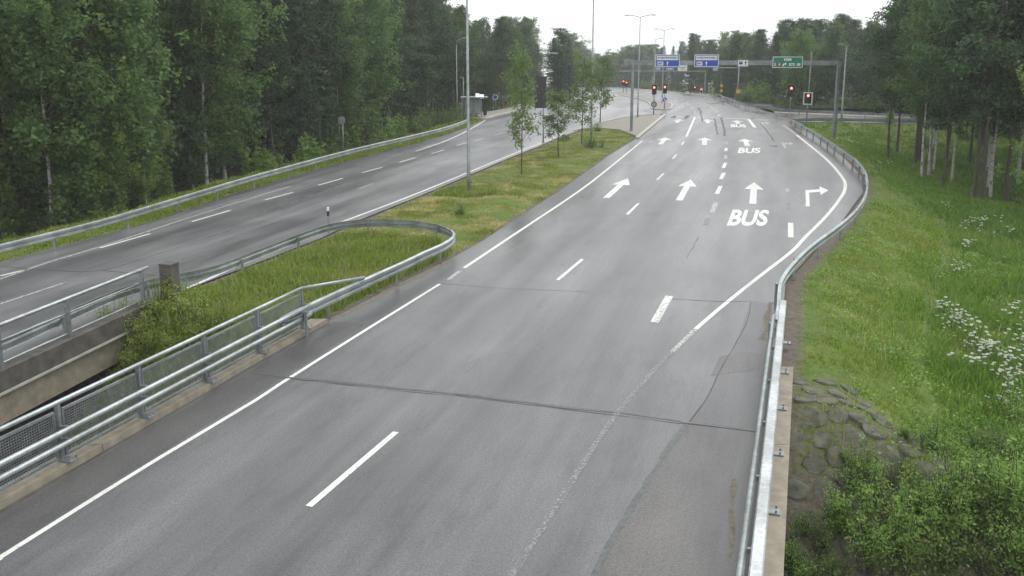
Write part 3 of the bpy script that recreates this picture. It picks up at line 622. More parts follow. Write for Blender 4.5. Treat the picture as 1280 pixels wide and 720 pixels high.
# ------------------------------------------------------------------ gantries
SGN = []
GL, GR = g(789, 165), gt(1043, 180.5); GR = np.array((29.7, 80.4, h1(29.7, 80.4)))
e1 = GR[:2]-GL[:2]; W1 = np.linalg.norm(e1); e1 = e1/W1; n1 = np.array((e1[1], -e1[0]))                       # n1 towards the camera
if n1[1] > 0: n1 = -n1
zb = 6.52
ga = thing('sign_gantry', 'grey steel sign gantry spanning the right carriageway just before the junction', 'gantry', (*GL[:2], 0))
def E1(u, off=0, z=0): p = GL[:2]+e1*u+n1*off; return np.array((p[0], p[1], z))
for u, z0 in ((0, -.2), (W1, GR[2]-.3)):
    mb = MB()
    for o in ((-.15, .15) if u == 0 else (-.09, .09)): mb.bar(E1(u, o, z0), E1(u, o, zb+.2), .24, .24 if u == 0 else .3)
    po = mb.build('leg', M['steel'], ga); MB().box(E1(u, 0, max(z0, -.9)+.25), (.75, .75, .08), math.atan2(e1[1], e1[0])).build('base_plate', M['steel_dark'], po)
mb = MB(); mb.bar(E1(-.3, 0, zb), E1(W1+.25, 0, zb), .32, .40); bm_ = mb.build('beam', M['steel'], ga)
for u in (6.3, 12.7): MB().bar(E1(u-.18, 0, zb), E1(u+.18, 0, zb), .44, .52).build('flange', M['steel_dark'], bm_)
class Board:
    """flat sign board in a vertical plane; u to the right, v up, metres, origin bottom left"""
    def __init__(s, name, label, cat, o, e, n, w, h, face, th=.05, group=None, back='sign_grey'):
        s.o, s.e, s.n, s.w, s.h = np.array(o, float), np.array((*e, 0.)), np.array((*n, 0.)), w, h
        s.t = thing(name, label, cat, s.o, group)
        s.slab('board', 0, 0, w, h, -th, 0, M[back]); s.rect('face', .015, .015, w-.015, h-.015, M[face], .006)
    def P(s, u, v, d): return s.o+s.e*u+s.n*d+np.array((0, 0, v))
    def slab(s, nm, u0, v0, u1, v1, d0, d1, m):
        q = lambda d: [s.P(u0, v0, d), s.P(u1, v0, d), s.P(u1, v1, d), s.P(u0, v1, d)]
        return MB().hexa(q(d0), q(d1)).build(nm, m, s.t)
    def rect(s, nm, u0, v0, u1, v1, m, d): return s.slab(nm, u0, v0, u1, v1, d-.004, d, M[m] if isinstance(m, str) else m)
    def shape(s, nm, V, FS, u0, v0, u1, v1, m, d): return MB().add([s.P(u0+a*(u1-u0), v0+b*(v1-v0), d) for a, b in V], FS).build(nm, M[m], s.t)
    def text(s, tx, u0, v0, u1, v1, m, d, bold=.03): V, FS = text_shape(tx, bold); return s.shape('lettering', V, FS, u0, v0, u1, v1, m, d)
    def border(s, m, w, d, inset=.03):
        mb = MB(); a, b, c, e = inset, inset, s.w-inset, s.h-inset
        for r in ((a, b, c, b+w), (a, e-w, c, e), (a, b+w, a+w, e-w), (c-w, b+w, c, e-w)):
            q = lambda dd: [s.P(r[0], r[1], dd), s.P(r[2], r[1], dd), s.P(r[2], r[3], dd), s.P(r[0], r[3], dd)]
            mb.hexa(q(d-.003), q(d))
        return mb.build('border', M[m], s.t)
    def bracket(s, depth, us=(.25, .75)):
        for k in us: MB().bar(s.P(s.w*k, s.h*.5, -.05), s.P(s.w*k, s.h*.5, -depth), .08, .5*s.h).build('bracket', M['steel_dark'], s.t)
UPA = ([(.36, 0), (.64, 0), (.64, .55), (1, .55), (.5, 1), (0, .55), (.36, .55)], [(0, 1, 2, 6), (5, 2, 3), (5, 3, 4)])
UPA = ([(.36, 0), (.64, 0), (.64, .55), (.36, .55), (0, .55), (1, .55), (.5, 1)], [(0, 1, 2, 3), (4, 5, 6)])
TURN = ([(0, 0), (.3, 0), (.3, .45), (.0, .62), (.6, .45), (.6, .74), (.6, .18), (1, .6), (.6, 1)], [(0, 1, 2, 3), (3, 2, 4, 5), (6, 7, 8)])
def gboard(name, label, cat, x0, y0, x1, y1, face, off=.34, p0=None, e=None, n=None, group=None):
    p0 = E1(0, off) if p0 is None else p0; e = e1 if e is None else e; n = n1 if n is None else n
    nn = np.array((*n, 0)); a = on_plane(x0, y1, p0, nn); b = on_plane(x1, y1, p0, nn); c = on_plane((x0+x1)/2, y0, p0, nn)
    return Board(name, label, cat, a, e, n, float(np.linalg.norm((b-a)[:2])), float(c[2]-a[2]), face, group=group)
for x0, lab in ((818.8, 'blue gantry sign over the left through lane, nearest the double-armed lamps'), (867.5, 'blue gantry sign over the middle lane, between the other blue one and the bus sign')):
    b = gboard('direction_sign', lab, 'road sign', x0, 68.0, x0+30.8, 83.8, 'blue'); w, h = b.w, b.h
    b.border('white', .055, .010, .02); b.rect('name_field', .07*w, .55*h, .93*w, .88*h, 'white', .010); b.text('KAIJONHARJU', .10*w, .62*h, .90*w, .82*h, 'black', .013)
    b.rect('number_field', .10*w, .13*h, .33*w, .43*h, 'white', .010); b.text('847', .125*w, .18*h, .305*w, .38*h, 'black', .013); b.shape('arrow', *UPA, .45*w, .12*h, .55*w, .46*h, 'white', .012); b.bracket(.20)
b = gboard('lane_sign', 'small white gantry sign with a black bus symbol and upward arrow', 'road sign', 921.7, 74.6, 935.4, 83.4, 'white'); w, h = b.w, b.h
b.border('black', .025, .010, .03); b.rect('bus_symbol', .14*w, .38*h, .46*w, .74*h, 'black', .010); b.rect('bus_window', .17*w, .54*h, .43*w, .68*h, 'sign_grey', .013); b.shape('arrow', *UPA, .62*w, .20*h, .86*w, .82*h, 'black', .012)
for q in (.2, .34): b.shape('bus_symbol', [(.5+.5*math.cos(a), .5+.5*math.sin(a)) for a in np.linspace(0, 6.283, 12, endpoint=False)], [tuple(range(12))], q*w, .28*h, (q+.07)*w, .40*h, 'black', .012)
b.bracket(.20)
b = gboard('direction_sign', 'wide green gantry sign over the right-turn lane', 'road sign', 965.2, 70.6, 1003.2, 84.8, 'green'); w, h = b.w, b.h
b.border('white', .05, .010, .02); b.text('KEMI', .38*w, .62*h, .62*w, .84*h, 'white', .012); b.rect('number_field', .18*w, .16*h, .28*w, .48*h, 'red', .010); b.text('4', .205*w, .2*h, .255*w, .44*h, 'white', .013)
b.shape('arrow', *TURN, .34*w, .15*h, .47*w, .48*h, 'white', .012); b.text('E75', .55*w, .17*h, .74*w, .42*h, 'white', .012); b.text('E8', .81*w, .17*h, .92*w, .42*h, 'white', .012); b.text('E', .07*w, .17*h, .11*w, .42*h, 'white', .012); b.bracket(.20)
b = gboard('lane_sign', 'small pale sign seen from behind at the left end of the near gantry', 'road sign', 780.5, 73.5, 787.2, 82, 'sign_grey', off=-.3); b.bracket(-.25, (.85,))
# far gantry
def hz(y): return zroad(y)
F0, F1 = g(714, 117.5), g(881, 117.8); F0 = np.array((F1[0]-167*F1[1]/F, F1[1]+1.5, zroad(F1[1])))
e2 = (F1-F0)[:2]; W2 = np.linalg.norm(e2); e2 /= W2; n2 = np.array((e2[1], -e2[0])); zb2 = CAMH+(HZ-88.2)*F1[1]/F
fa = thing('sign_gantry', 'slim grey gantry beyond the junction, spanning both roads', 'gantry', F0)
E2 = lambda u, o, z: np.array((*(F0[:2]+e2*u+n2*o), z))
for u in (0, W2): MB().bar(E2(u, 0, zroad(F1[1])-1.5), E2(u, 0, zb2+.1), .26, .26).build('leg', M['steel'], fa)
MB().bar(E2(-.1, 0, zb2), E2(W2+.1, 0, zb2), .2, .22).build('beam', M['steel'], fa)
for x0, y0, x1, y1, col, lab in ((819.8, 84.6, 825.6, 88.6, 'blue', 'small blue sign on the far gantry, below the left blue gantry sign'), (832.7, 84.8, 842, 88.8, 'blue', 'wider small blue sign on the far gantry, left of its white sign'), (847, 81.2, 859, 89.2, 'white', 'white sign on the far gantry, between the two blue gantry signs')):
    b = gboard('direction_sign', lab, 'road sign', x0, y0, x1, y1, col, p0=E2(0, .25, 0), e=e2, n=n2); w, h = b.w, b.h
    if col == 'white': b.border('black', .03, .010, .05); b.rect('text_line', .15*w, .58*h, .85*w, .70*h, 'sign_grey', .010); b.rect('text_line', .3*w, .30*h, .7*w, .42*h, 'sign_grey', .010)
    else: b.border('white', .05, .010, .03); b.rect('text_line', .15*w, .5*h, .85*w, .78*h, 'white', .010)
    b.bracket(.2)
# mast arm by the far corner
mp = g(921.8, 127.5); ma = thing('mast_arm', 'pole with a long thin horizontal arm beyond the junction, under the bus sign', 'sign mast', mp); zt = CAMH+(HZ-79)*mp[1]/F; za = CAMH+(HZ-84.5)*mp[1]/F
MB().tube([mp-(0, 0, .4), (mp[0], mp[1], zt)], [.12, .09], 10).build('pole', M['steel'], ma, True); MB().tube([(mp[0], mp[1], za), (mp[0]-35*mp[1]/F, mp[1], za+.05)], .07, 8).build('arm', M['steel'], ma, True)
MB().disc((mp[0], mp[1]-.16, CAMH+(HZ-113)*mp[1]/F), (0, -1, 0), .36, .05).build('marker_disc', M['yellow'], ma)
k = mp[1]/F; b = Board('direction_sign', 'small blue sign hanging from the thin horizontal mast arm', 'road sign', (mp[0]-32.6*k, mp[1]-.2, za-.4), (1, 0), (0, -1), 6.4*k, 3.2*k, 'blue'); b.border('white', .04, .010, .03); b.rect('text_line', .2*b.w, .4*b.h, .8*b.w, .7*b.h, 'white', .010)
# ------------------------------------------------------------------ traffic lights
def signal(name, label, base, zc, face=(0, -1), heads=3, lit=0, border=False, scale=1.0, pole=True, extra=None, board=(.40, .95), dx=0.0, group='traffic lights showing red'):
    """zc = height of the red lamp over the base"""
    b = np.array(base, float); t = thing('traffic_light', label, 'traffic light', b, group); f = np.array((*face, 0.)); f /= np.linalg.norm(f); e = np.array((-f[1], f[0], 0)); s = scale
    if pole: MB().tube([b-(0, 0, .3), (b[0], b[1], b[2]+zc+.25*s)], [.075, .06], 10).build('pole', M['steel'], t, True)
    c = b+e*dx+np.array((0, 0, zc)); q = lambda w0, w1, z0, z1, d: [c+e*w0+f*d+(0, 0, z0), c+e*w1+f*d+(0, 0, z0), c+e*w1+f*d+(0, 0, z1), c+e*w0+f*d+(0, 0, z1)]
    H_ = .34*s
    hd = MB().hexa(q(-.19*s, .19*s, -H_*(heads-.5), H_*.55, .08), q(-.19*s, .19*s, -H_*(heads-.5), H_*.55, .26)).build('housing', M['black'], t)
    w2, bt = board[0]*s, .32*s
    MB().hexa(q(-w2, w2, -H_*(heads-.5)-.22*s, H_*.55+.2*s, .05), q(-w2, w2, -H_*(heads-.5)-.22*s, H_*.55+.2*s, .078)).build('backboard', M['black'], t)
    if border:
        mb = MB(); lo, hi = -H_*(heads-.5)-.22*s, H_*.55+.2*s; bw = .11*s
        for a0, a1, z0, z1 in ((-w2, w2, lo, lo+bw), (-w2, w2, hi-bw, hi), (-w2, -w2+bw, lo+bw, hi-bw), (w2-bw, w2, lo+bw, hi-bw)): mb.hexa(q(a0, a1, z0, z1, .078), q(a0, a1, z0, z1, .086))
        mb.build('border', M['white'], t)
    for i in range(heads):
        p = c+f*.27+np.array((0, 0, -H_*i)); MB().disc(p, f, .135*s, .03, 16).build('lamp', M['red_lamp'] if i == lit else M['lens_off'], t)
        v = MB(); n = 10
        arc = [(math.cos(a), math.sin(a)) for a in np.linspace(-.2, math.pi+.2, n)]
        vs = [p+e*.15*s*ca+np.array((0, 0, .15*s*sa))+f*dd for dd in (0, .18*s) for ca, sa in arc]+[p+e*.165*s*ca+np.array((0, 0, .165*s*sa))+f*dd for dd in (0, .18*s) for ca, sa in arc]
        v.add(vs, [(k, k+1, n+k+1, n+k) for k in range(n-1)]+[(2*n+k, 3*n+k, 3*n+k+1, 2*n+k+1) for k in range(n-1)]+[(n+k, n+k+1, 3*n+k+1, 3*n+k) for k in range(n-1)]); v.build('visor', M['black'], t)
    return t
def zat(py, P): return CAMH+(HZ-py)*P[1]/F-P[2]
FC = (-.25, -1)
b1 = g(817, 144); signal('traffic_light', 'red traffic light on the paved median tip, a round sign lower on its pole', b1, zat(108, b1), FC, scale=.8, board=(.34, .9))
b2 = g(830.5, 137); signal('traffic_light', 'red traffic light on the island beyond the junction, a blue keep-right disc on its pole', b2, zat(107.5, b2), FC, scale=.8, board=(.34, .9))
b3 = g(987.3, 141.3); signal('traffic_light', 'red traffic light standing alone in front of the far guardrail, left of the boxed one', b3, zat(109, b3), FC)
b4_ = g(1008, 152); t4 = signal('traffic_light', 'red traffic light with a white bordered backboard on a tall thin pole', b4_, zat(118, b4_), FC, border=True, scale=.92, board=(.52, 1), heads=3)
MB().tube([b4_, (b4_[0]+.1, b4_[1], CAMH)], [.07, .045], 8).build('mast', M['steel'], t4, True)
b5 = F1+np.array((-2.4, -.6, 0)); signal('traffic_light', 'small dark traffic light left of the far gantry leg', b5, zat(108, b5), FC, scale=.8)
b6 = F1+np.array((-.9, -.5, 0)); signal('traffic_light', 'far traffic light hung beside the right leg of the far gantry', b6, zat(110.5, b6), FC, border=True, scale=.8)
for px, lab in ((779.2, 'far traffic light on the left approach, left of a pair'), (783, 'far traffic light on the left approach, right of a pair')):
    bb = g(px, 115.5); signal('traffic_light', lab, bb, zat(100.5 if px < 781 else 102, bb), FC)
# discs on the poles
def disc_sign(label, base, zc, r, mats, face=FC, name='round_sign', pole=None, off=.12):
    b = np.array(base, float); f = np.array((*face, 0.)); f /= np.linalg.norm(f); c = b+f*off+np.array((0, 0, zc)); t = thing(name, label, 'road sign', b)
    if pole: MB().tube([b-(0, 0, .4), b+(0, 0, pole)], .04, 8).build('pole', M['steel'], t, True)
    MB().disc(c, f, r, .03).build('plate', M[mats[0]], t)
    if len(mats) > 1: MB().disc(c+f*.02, f, r*.78, .012).build('face', M[mats[1]], t)
    return t, c, f
disc_sign('dark round sign low on the traffic light pole of the paved median tip', b1, zat(129, b1), .36, ('black', 'sign_grey'))
t, c, f = disc_sign('blue round keep-right sign with a white arrow on the island traffic light pole', b2, zat(123, b2), .38, ('white', 'blue'))
e = np.array((-f[1], f[0], 0)); Q = lambda a, z: c+f*.03+e*a+np.array((0, 0, z))
MB().add([Q(-.2, .14), Q(-.12, .22), Q(.10, .0), Q(.02, -.08)], [(3, 2, 1, 0), (0, 1, 2, 3)][:1]).build('arrow', M['white'], t); MB().add([Q(.22, -.22), Q(.19, .05), Q(-.05, -.19)], [(0, 1, 2)]).build('arrow', M['white'], t)
p = g(433, 198.5); disc_sign('grey back of a round sign on a post behind the left guardrail', np.array((p[0]-.3, p[1]+.6, h1(p[0]-.3, p[1]+.6))), 2.75, .28, ('sign_grey', 'sign_grey'), pole=3.0)
p = g(901.3, 121.5); t, c, f = disc_sign('yellow and dark stacked round warning signs behind the far corner rail', p, zat(106, p), .42, ('black', 'yellow'), pole=3.2); MB().disc(c-(0, 0, .95), f, .40, .03).build('plate', M['black'], t); MB().disc(c-(0, 0, .95)+f*.02, f, .33, .012).build('face', M['yellow'], t)
p = g(619.5, 138.0); disc_sign('pale blue round sign behind the bus stop platform', p, zat(120, p), .36, ('white', 'blue'), pole=zat(118, p))
# utility cabinet with a round sign (half hidden by the young tree)
p = g(650, 138.5); t, c, f = disc_sign('grey round sign over a white plate beside the left carriageway, half behind a young tree', p, zat(125.5, p), .28, ('black', 'sign_grey'), pole=2.0); MB().box(p+np.array((0, -.12, zat(132.5, p))), (.55, .06, .75)).build('plate', M['white'], t)
# plain pole behind the bus stop lamp
p = g(579.5, 147); t = thing('pole', 'short plain dark pole just right of the bus stop lamp', 'pole', p); MB().tube([p-(0, 0, .3), p+(0, 0, zat(95, p))], .06, 8).build('shaft', M['steel_dark'], t, True); MB().box(p+np.array((-.1, -.05, zat(96, p))), (.35, .2, .16)).build('cap', M['steel_dark'], t)
# added dark panel standing in for the camera's privacy mask, at the median lamp pole
p = g(679, 178); k = p[1]/F; b = Board('privacy_mask_panel', 'tall dark grey panel standing in for a privacy mask among the young trees', 'panel', (p[0]-11.2*k, p[1]-.12, zat(133.5, p)), (1, 0), (0, -1), 14.6*k, 39*k, 'panel_dark', back='panel_dark')
# ------------------------------------------------------------------ bus stop, delineator
p = g(586, 149); k = p[1]/F; sh = thing('bus_shelter', 'small glazed bus shelter with a flat roof beside the left carriageway', 'bus shelter', (p[0], p[1]+.8, .14)); x0, x1 = p[0]-.8, p[0]+1.95; y0, y1 = p[1]+.5, p[1]+2.1
MB().box(((x0+x1)/2, (y0+y1)/2, 2.42), (x1-x0+.3, y1-y0+.4, .12)).build('roof', M['sign_grey'], sh)
for x in (x0, (x0+x1)/2, x1-.55):
    for y in (y0, y1): MB().bar((x, y, 0), (x, y, 2.36), .08, .08).build('post', M['steel'], sh)
for x, w in (((x0*3+x1)/4, .95), ((x0+x1*3)/4-.4, .8)): MB().box((x, y1, 1.3), (w, .02, 1.7)).build('glass_pane', M['glass'], sh)
MB().box((x0, (y0+y1)/2, 1.3), (.02, 1.3, 1.7)).build('glass_pane', M['glass'], sh)
bn = MB().box(((x0+x1)/2-.2, y1-.35, .58), (1.7, .38, .05)).build('bench', M['steel_dark'], sh)
for q in (-.7, .7): MB().bar(((x0+x1)/2-.2+q, y1-.35, .1), ((x0+x1)/2-.2+q, y1-.35, .55), .05, .3).build('bench_leg', M['steel_dark'], bn)
for i, (px, py, lab) in enumerate(((597.3, 117.6, 'left of two white square panels standing on the bus shelter roof'), (602.6, 118.8, 'right of two white square panels standing on the bus shelter roof'))):
    x = (px-640)*y0/F*1.0; z = CAMH+(HZ-py)*y0/F
    b = Board('lit_panel', lab, 'lit sign', (x-.24, y0-.1+.05*i, z-.26), (1, 0), (0, -1), .48, .48, 'lit_panel', back='black'); b.slab('support', .2, -.5+.2*i, .28, 0, -.04, -.01, M['black'])
p = g(606.3, 146.5); t = thing('litter_bin', 'dark litter bin at the kerb end of the bus shelter', 'litter bin', p+np.array((0, 0, .1))); MB().tube([p+(0, 0, .25), p+(0, 0, .35), p+(0, 0, .95), p+(0, 0, 1.02)], [.16, .2, .23, .2], 12).build('bin', M['black'], t); MB().tube([p, p+(0, 0, .4)], .05, 8).build('foot', M['steel_dark'], t)
p = g(411, 291); t = thing('delineator_post', 'slim white marker post with a black band behind the loop of the guardrail', 'marker post', p); zt = 1.08
MB().tube([p-(0, 0, .2), p+(0, 0, .35)], .055, 10).build('foot', M['steel_dark'], t); MB().tube([p+(0, 0, .35), p+(0, 0, .72)], .05, 10).build('shaft', M['sign_grey'], t)
MB().tube([p+(0, 0, .72), p+(0, 0, .94)], .051, 10).build('band', M['black'], t); MB().tube([p+(0, 0, .94), p+(0, 0, zt), p+(0, 0, zt+.02)], [.05, .05, .02], 10).build('tip', M['white'], t)
# ------------------------------------------------------------------ vegetation
def leaves(C, size, aspect=.6, up=.3, seed=0, droop=0.0):
    """one small quad per centre, random orientation"""
    r = np.random.default_rng(seed); n = len(C); C = np.asarray(C)
    nr = r.normal(size=(n, 3)); nr[:, 2] = np.abs(nr[:, 2])+up; nr /= np.linalg.norm(nr, axis=1)[:, None]
    a = r.normal(size=(n, 3)); a[:, 2] -= droop; a -= nr*(a*nr).sum(1)[:, None]; a /= np.linalg.norm(a, axis=1)[:, None]; b = np.cross(nr, a)
    s = size*r.uniform(.6, 1.35, (n, 1)); a = a*s; b = b*s*aspect
    V = np.stack([C-a, C+b*.9-a*.1, C+a, C-b*.9-a*.1], 1).reshape(-1, 3); return V, np.arange(4*n).reshape(-1, 4)
def limb(p0, p1, sag, n=4):
    t = np.linspace(0, 1, n)[:, None]; P = p0+(p1-p0)*t; P[:, 2] += sag*np.sin(t[:, 0]*math.pi); return P
def make_tree(kind, H, seed):
    r = np.random.default_rng(seed); mb = MB(); C = []
    k = 7; tz = np.linspace(0, 1, k); wob = np.cumsum(r.normal(0, .012*H**.5, (k, 2)), 0); wob[0] = 0
    def ax(t): return np.array((np.interp(t, tz, wob[:, 0]), np.interp(t, tz, wob[:, 1]), t*H))
    R0 = {'pine': .0076, 'spruce': .0105, 'birch': .0070, 'young': .009}[kind]*H
    mb.tube([ax(t)-np.array((0, 0, .4 if t == 0 else 0)) for t in tz], [max(.02, R0*(1-.86*t)*(1.25 if t == 0 else 1)) for t in tz], 8, False)
    if kind == 'pine':
        nb = 54; lo = r.uniform(.20, .34)
        for i in range(nb):
            t = lo+(1-lo)*(i/nb)**.85; q = (t-lo)/(1-lo); L = H*(.06+.15*math.sin(min(1, q*1.15+.18)*math.pi)**.8)*r.uniform(.55, 1.2)
            if q < .2: L *= r.uniform(.4, 1.0)
            an = r.uniform(0, 6.283); p0 = ax(t); el = r.uniform(-.1, .35)+.5*q
            p1 = p0+np.array((math.cos(an)*L, math.sin(an)*L, L*el)); P = limb(p0, p1, -.05*L); mb.tube(P, [.05*L*.5+.015, .03, .02, .012], 5, False)
            for c in range(int(4+L*2.5)):
                u = r.uniform(.35, 1.08); c0 = p0+(p1-p0)*u+np.array((*r.normal(0, .16*L, 2), r.normal(.05, .07*L)))
                m = r.integers(14, 26); C.append(c0+r.normal(0, 1, (m, 3))*np.array((.30, .30, .17)))
        sz, asp, dr = .15, .45, 0
    elif kind == 'spruce':
        nb = 120
        for i in range(nb):
            t = .06+.93*i/nb; L = H*.17*(1-t)**.8*r.uniform(.7, 1.15)+.12; an = i*2.4+r.uniform(-.3, .3); p0 = ax(t)
            p1 = p0+np.array((math.cos(an)*L, math.sin(an)*L, -L*r.uniform(.15, .45)*(1-t)+.15*L*t)); P = limb(p0, p1, .04*L); mb.tube(P, [.03, .02, .015, .01], 4, False)
            m = int(18+L*42); u = r.uniform(.12, 1.05, m)[:, None]; sd = np.array((-math.sin(an), math.cos(an), 0))
            C.append(p0+(p1-p0)*u+sd*r.normal(0, .15*L, m)[:, None]*(1.1-u)+np.stack([r.normal(0, .05, m), r.normal(0, .05, m), -np.abs(r.normal(0, .13, m))], 1))
        sz, asp, dr = .15, .4, .8
    elif kind == 'birch':
        nb = 78 if seed < 25 else 52; lo = r.uniform(.05, .12) if seed < 25 else r.uniform(.26, .36)
        for i in range(nb):
            t = lo+(.99-lo)*(i/nb); q = (t-lo)/(1-lo); L = H*(.05+.135*math.sin((q*.85+.14)*math.pi)**.75)*r.uniform(.6, 1.2); an = r.uniform(0, 6.283); p0 = ax(t)
            el = r.uniform(.35, .9); p1 = p0+np.array((math.cos(an)*L, math.sin(an)*L, L*el)); P = limb(p0, p1, .08*L); mb.tube(P, [.022*L+.012, .02, .014, .008], 5, False)
            for c in range(int(5+L*2.4)):
                u = r.uniform(.3, 1.05); c0 = p0+(p1-p0)*u+np.array((*r.normal(0, .15*L, 2), .05)); ln = r.uniform(.3, 1.25)*(.5+.5*L/2.5)
                m = int(14+ln*16); s_ = r.uniform(0, 1, m)[:, None]; C.append(c0+np.array((*r.normal(0, .12, 2), -ln))*s_+r.normal(0, 1, (m, 3))*np.array((.17, .17, .13)))
        sz, asp, dr = .115, .7, .6
    else:
        nb = 30; lo = .25
        for i in range(nb):
            t = lo+(.98-lo)*(i/nb); q = (t-lo)/(1-lo); L = H*(.07+.16*math.sin((q*.8+.2)*math.pi)**.8)*r.uniform(.55, 1.25); an = r.uniform(0, 6.283); p0 = ax(t)
            p1 = p0+np.array((math.cos(an)*L, math.sin(an)*L, L*r.uniform(.0, .9))); P = limb(p0, p1, .05*L); mb.tube(P, [.02, .015, .01, .006], 5, False)
            for c in range(int(4+L*4)):
                u = r.uniform(.3, 1.1); c0 = p0+(p1-p0)*u+r.normal(0, .10*L, 3); m = r.integers(8, 15); C.append(c0+r.normal(0, 1, (m, 3))*np.array((.17, .17, .16))+np.array((0, 0, -.06)))
        sz, asp, dr = .105, .6, .5
    V, Q = leaves(np.concatenate(C), sz, asp, .35, seed, dr); leaf = {'pine': 'pine_leaf', 'spruce': 'spruce_leaf', 'birch': 'birch_leaf', 'young': 'young_leaf'}[kind]
    bark = {'pine': 'pine_bark', 'spruce': 'spruce_bark', 'birch': 'birch_bark', 'young': 'stem'}[kind]
    tm = bpy.data.meshes.new('trunk'); tm.from_pydata(mb.v, [], mb.f); tm.materials.append(M[bark]); tm.materials.append(M['stem']); tm.shade_smooth()
    nt_ = (k-1)*8; tm.polygons.foreach_set('material_index', np.array([0]*nt_+[1]*(len(mb.f)-nt_), np.int32))
    return tm, np_mesh('crown', V, Q, M[leaf]), H
LIB = {'pine': [make_tree('pine', 17, s) for s in (1, 2, 3, 4, 5)], 'spruce': [make_tree('spruce', 16, s) for s in (11, 12, 13)],
       'birch': [make_tree('birch', 15, s) for s in (21, 22, 23, 24)], 'tall_birch': [make_tree('birch', 15, s) for s in (25, 26, 27)], 'young': [make_tree('young', 6.5, s) for s in (31, 32, 33)]}
light = []
for tm, cm, H_ in LIB['birch'][:2]:
    c2 = cm.copy(); c2.materials[0] = M['birch_light']; light.append((tm, c2, H_))
LIB['light_birch'] = light
def put(mesh, name, parent, sc=(1, 1, 1), rz=0.0):
    o = bpy.data.objects.new(name, mesh); COL.objects.link(o); o.parent = parent; o.scale = sc; o.rotation_euler.z = rz; return o
# ------------------------------------------------------------------ bushes
def make_bush(R_, H_, n, seed, leaf, sz):
    r = np.random.default_rng(seed); mb = MB(); C = []; roots = r.normal(0, R_*.42, (5, 2)); hts = r.uniform(.45, 1.15, 5)
    for i in range(n):
        q = r.integers(0, 5); b = np.array((*roots[q], -.25))+np.array((*r.normal(0, .06, 2), 0)); an = r.uniform(0, 6.28); sp = abs(r.normal(0, .42))*R_
        tp = b+np.array((math.cos(an)*sp, math.sin(an)*sp, .25+H_*hts[q]*r.uniform(.45, 1.1))); P = limb(b, tp, .0); P[:, :2] += r.normal(0, .03, (len(P), 2))
        mb.tube(P, [.016, .012, .009, .004], 4, False)
        for c in range(8):
            u = r.uniform(.28, 1.03); c0 = b+(tp-b)*u+r.normal(0, .055*R_+.05*(1-u), 3); m = r.integers(3, 9); C.append(c0+r.normal(0, 1, (m, 3))*r.uniform(.05, .13))
    C = np.concatenate(C); k = len(C)//3; p1 = leaves(C[:k*2], sz, .6, .6, seed); p2 = leaves(C[k*2:], sz*1.6, .5, .8, seed+1)
    V = np.concatenate([p1[0], p2[0]]); Q = np.concatenate([p1[1], p2[1]+len(p1[0])]); tm = bpy.data.meshes.new('stem'); tm.from_pydata(mb.v, [], mb.f); tm.materials.append(M['stem']); return tm, np_mesh('foliage', V, Q, M[leaf])
BL = [make_bush(1.15, 1.5, 50, 51, 'bush_leaf', .040), make_bush(.9, 1.2, 42, 52, 'bush_leaf', .034), make_bush(1.0, 2.1, 46, 53, 'bush_leaf', .042), make_bush(1.1, 1.3, 50, 54, 'bush_dark', .036)]
WL_ = [make_bush(1.5, 2.4, 90, 55, 'bush_dark', .085), make_bush(1.4, 3.0, 90, 56, 'bush_leaf', .085)]
YL = []
for st_, fo_ in BL[:3]:
    f2 = fo_.copy(); f2.materials[0] = M['bush_yellow']; YL.append((st_, f2))
def bush(lib, v, x, y, s, label, group, z=None):
    t = thing('bush', label, 'bush', (x, y, h1(x, y) if z is None else z), group); a = random.uniform(0, 6.28); q = s*random.uniform(.9, 1.1)
    put(lib[v][0], 'stem', t, (s, s, q), a); put(lib[v][1], 'foliage', t, (s, s, q), a); return t
NT = {'n': 0}
def tree(kind, x, y, H, label, group=None, z=None, wide=1.0, var=None, lean=0.0):
    tm, cm, H0 = LIB[kind][random.randrange(len(LIB[kind])) if var is None else var]; z = h1(x, y) if z is None else z
    t = thing({'pine': 'pine_tree', 'spruce': 'spruce_tree', 'birch': 'birch_tree', 'light_birch': 'birch_tree', 'tall_birch': 'birch_tree', 'young': 'young_tree'}[kind], label, 'tree', (x, y, z), group)
    s = H/H0; a = random.uniform(0, 6.28); sx = s*wide*random.uniform(.9, 1.12); t.rotation_euler = (random.uniform(-.02, .02)+lean, random.uniform(-.02, .02), 0)
    put(tm, 'trunk', t, (sx, sx, s), a); put(cm, 'crown', t, (sx, sx, s), a); NT['n'] += 1; return t
PLACED = []
def free(x, y, d):
    return all((x-a)**2+(y-b)**2 > d*d for a, b in PLACED)
def topz(x, y, py): return CAMH+(HZ-py)*(y*CT-0)/F*1.02
def px_of(x, y): return 640+F*x/(y*CT+2)
random.seed(101)
# young trees of the median
for (px, py, top, v, wd, lab) in ((652, 218, 62, 0, .64, 'nearest and tallest young tree in a row on the mown median'), (698, 197, 112, 1, 1.05, 'short bushy young tree, second nearest in the row on the median'), (727, 181, 72, 2, .8, 'slender young tree just left of the tall lamp pole on the median'), (750, 154.5, 68, 0, 1.0, 'farthest young tree of the median, at the edge of the paved tip')):
    p = g(px, py); H_ = CAMH+(HZ-top)*p[1]/F; tree('young', p[0], p[1], H_, lab, 'young trees in a row on the median', z=p[2]+.03, wide=wd, var=v); PLACED.append((p[0], p[1]))
random.seed(102)
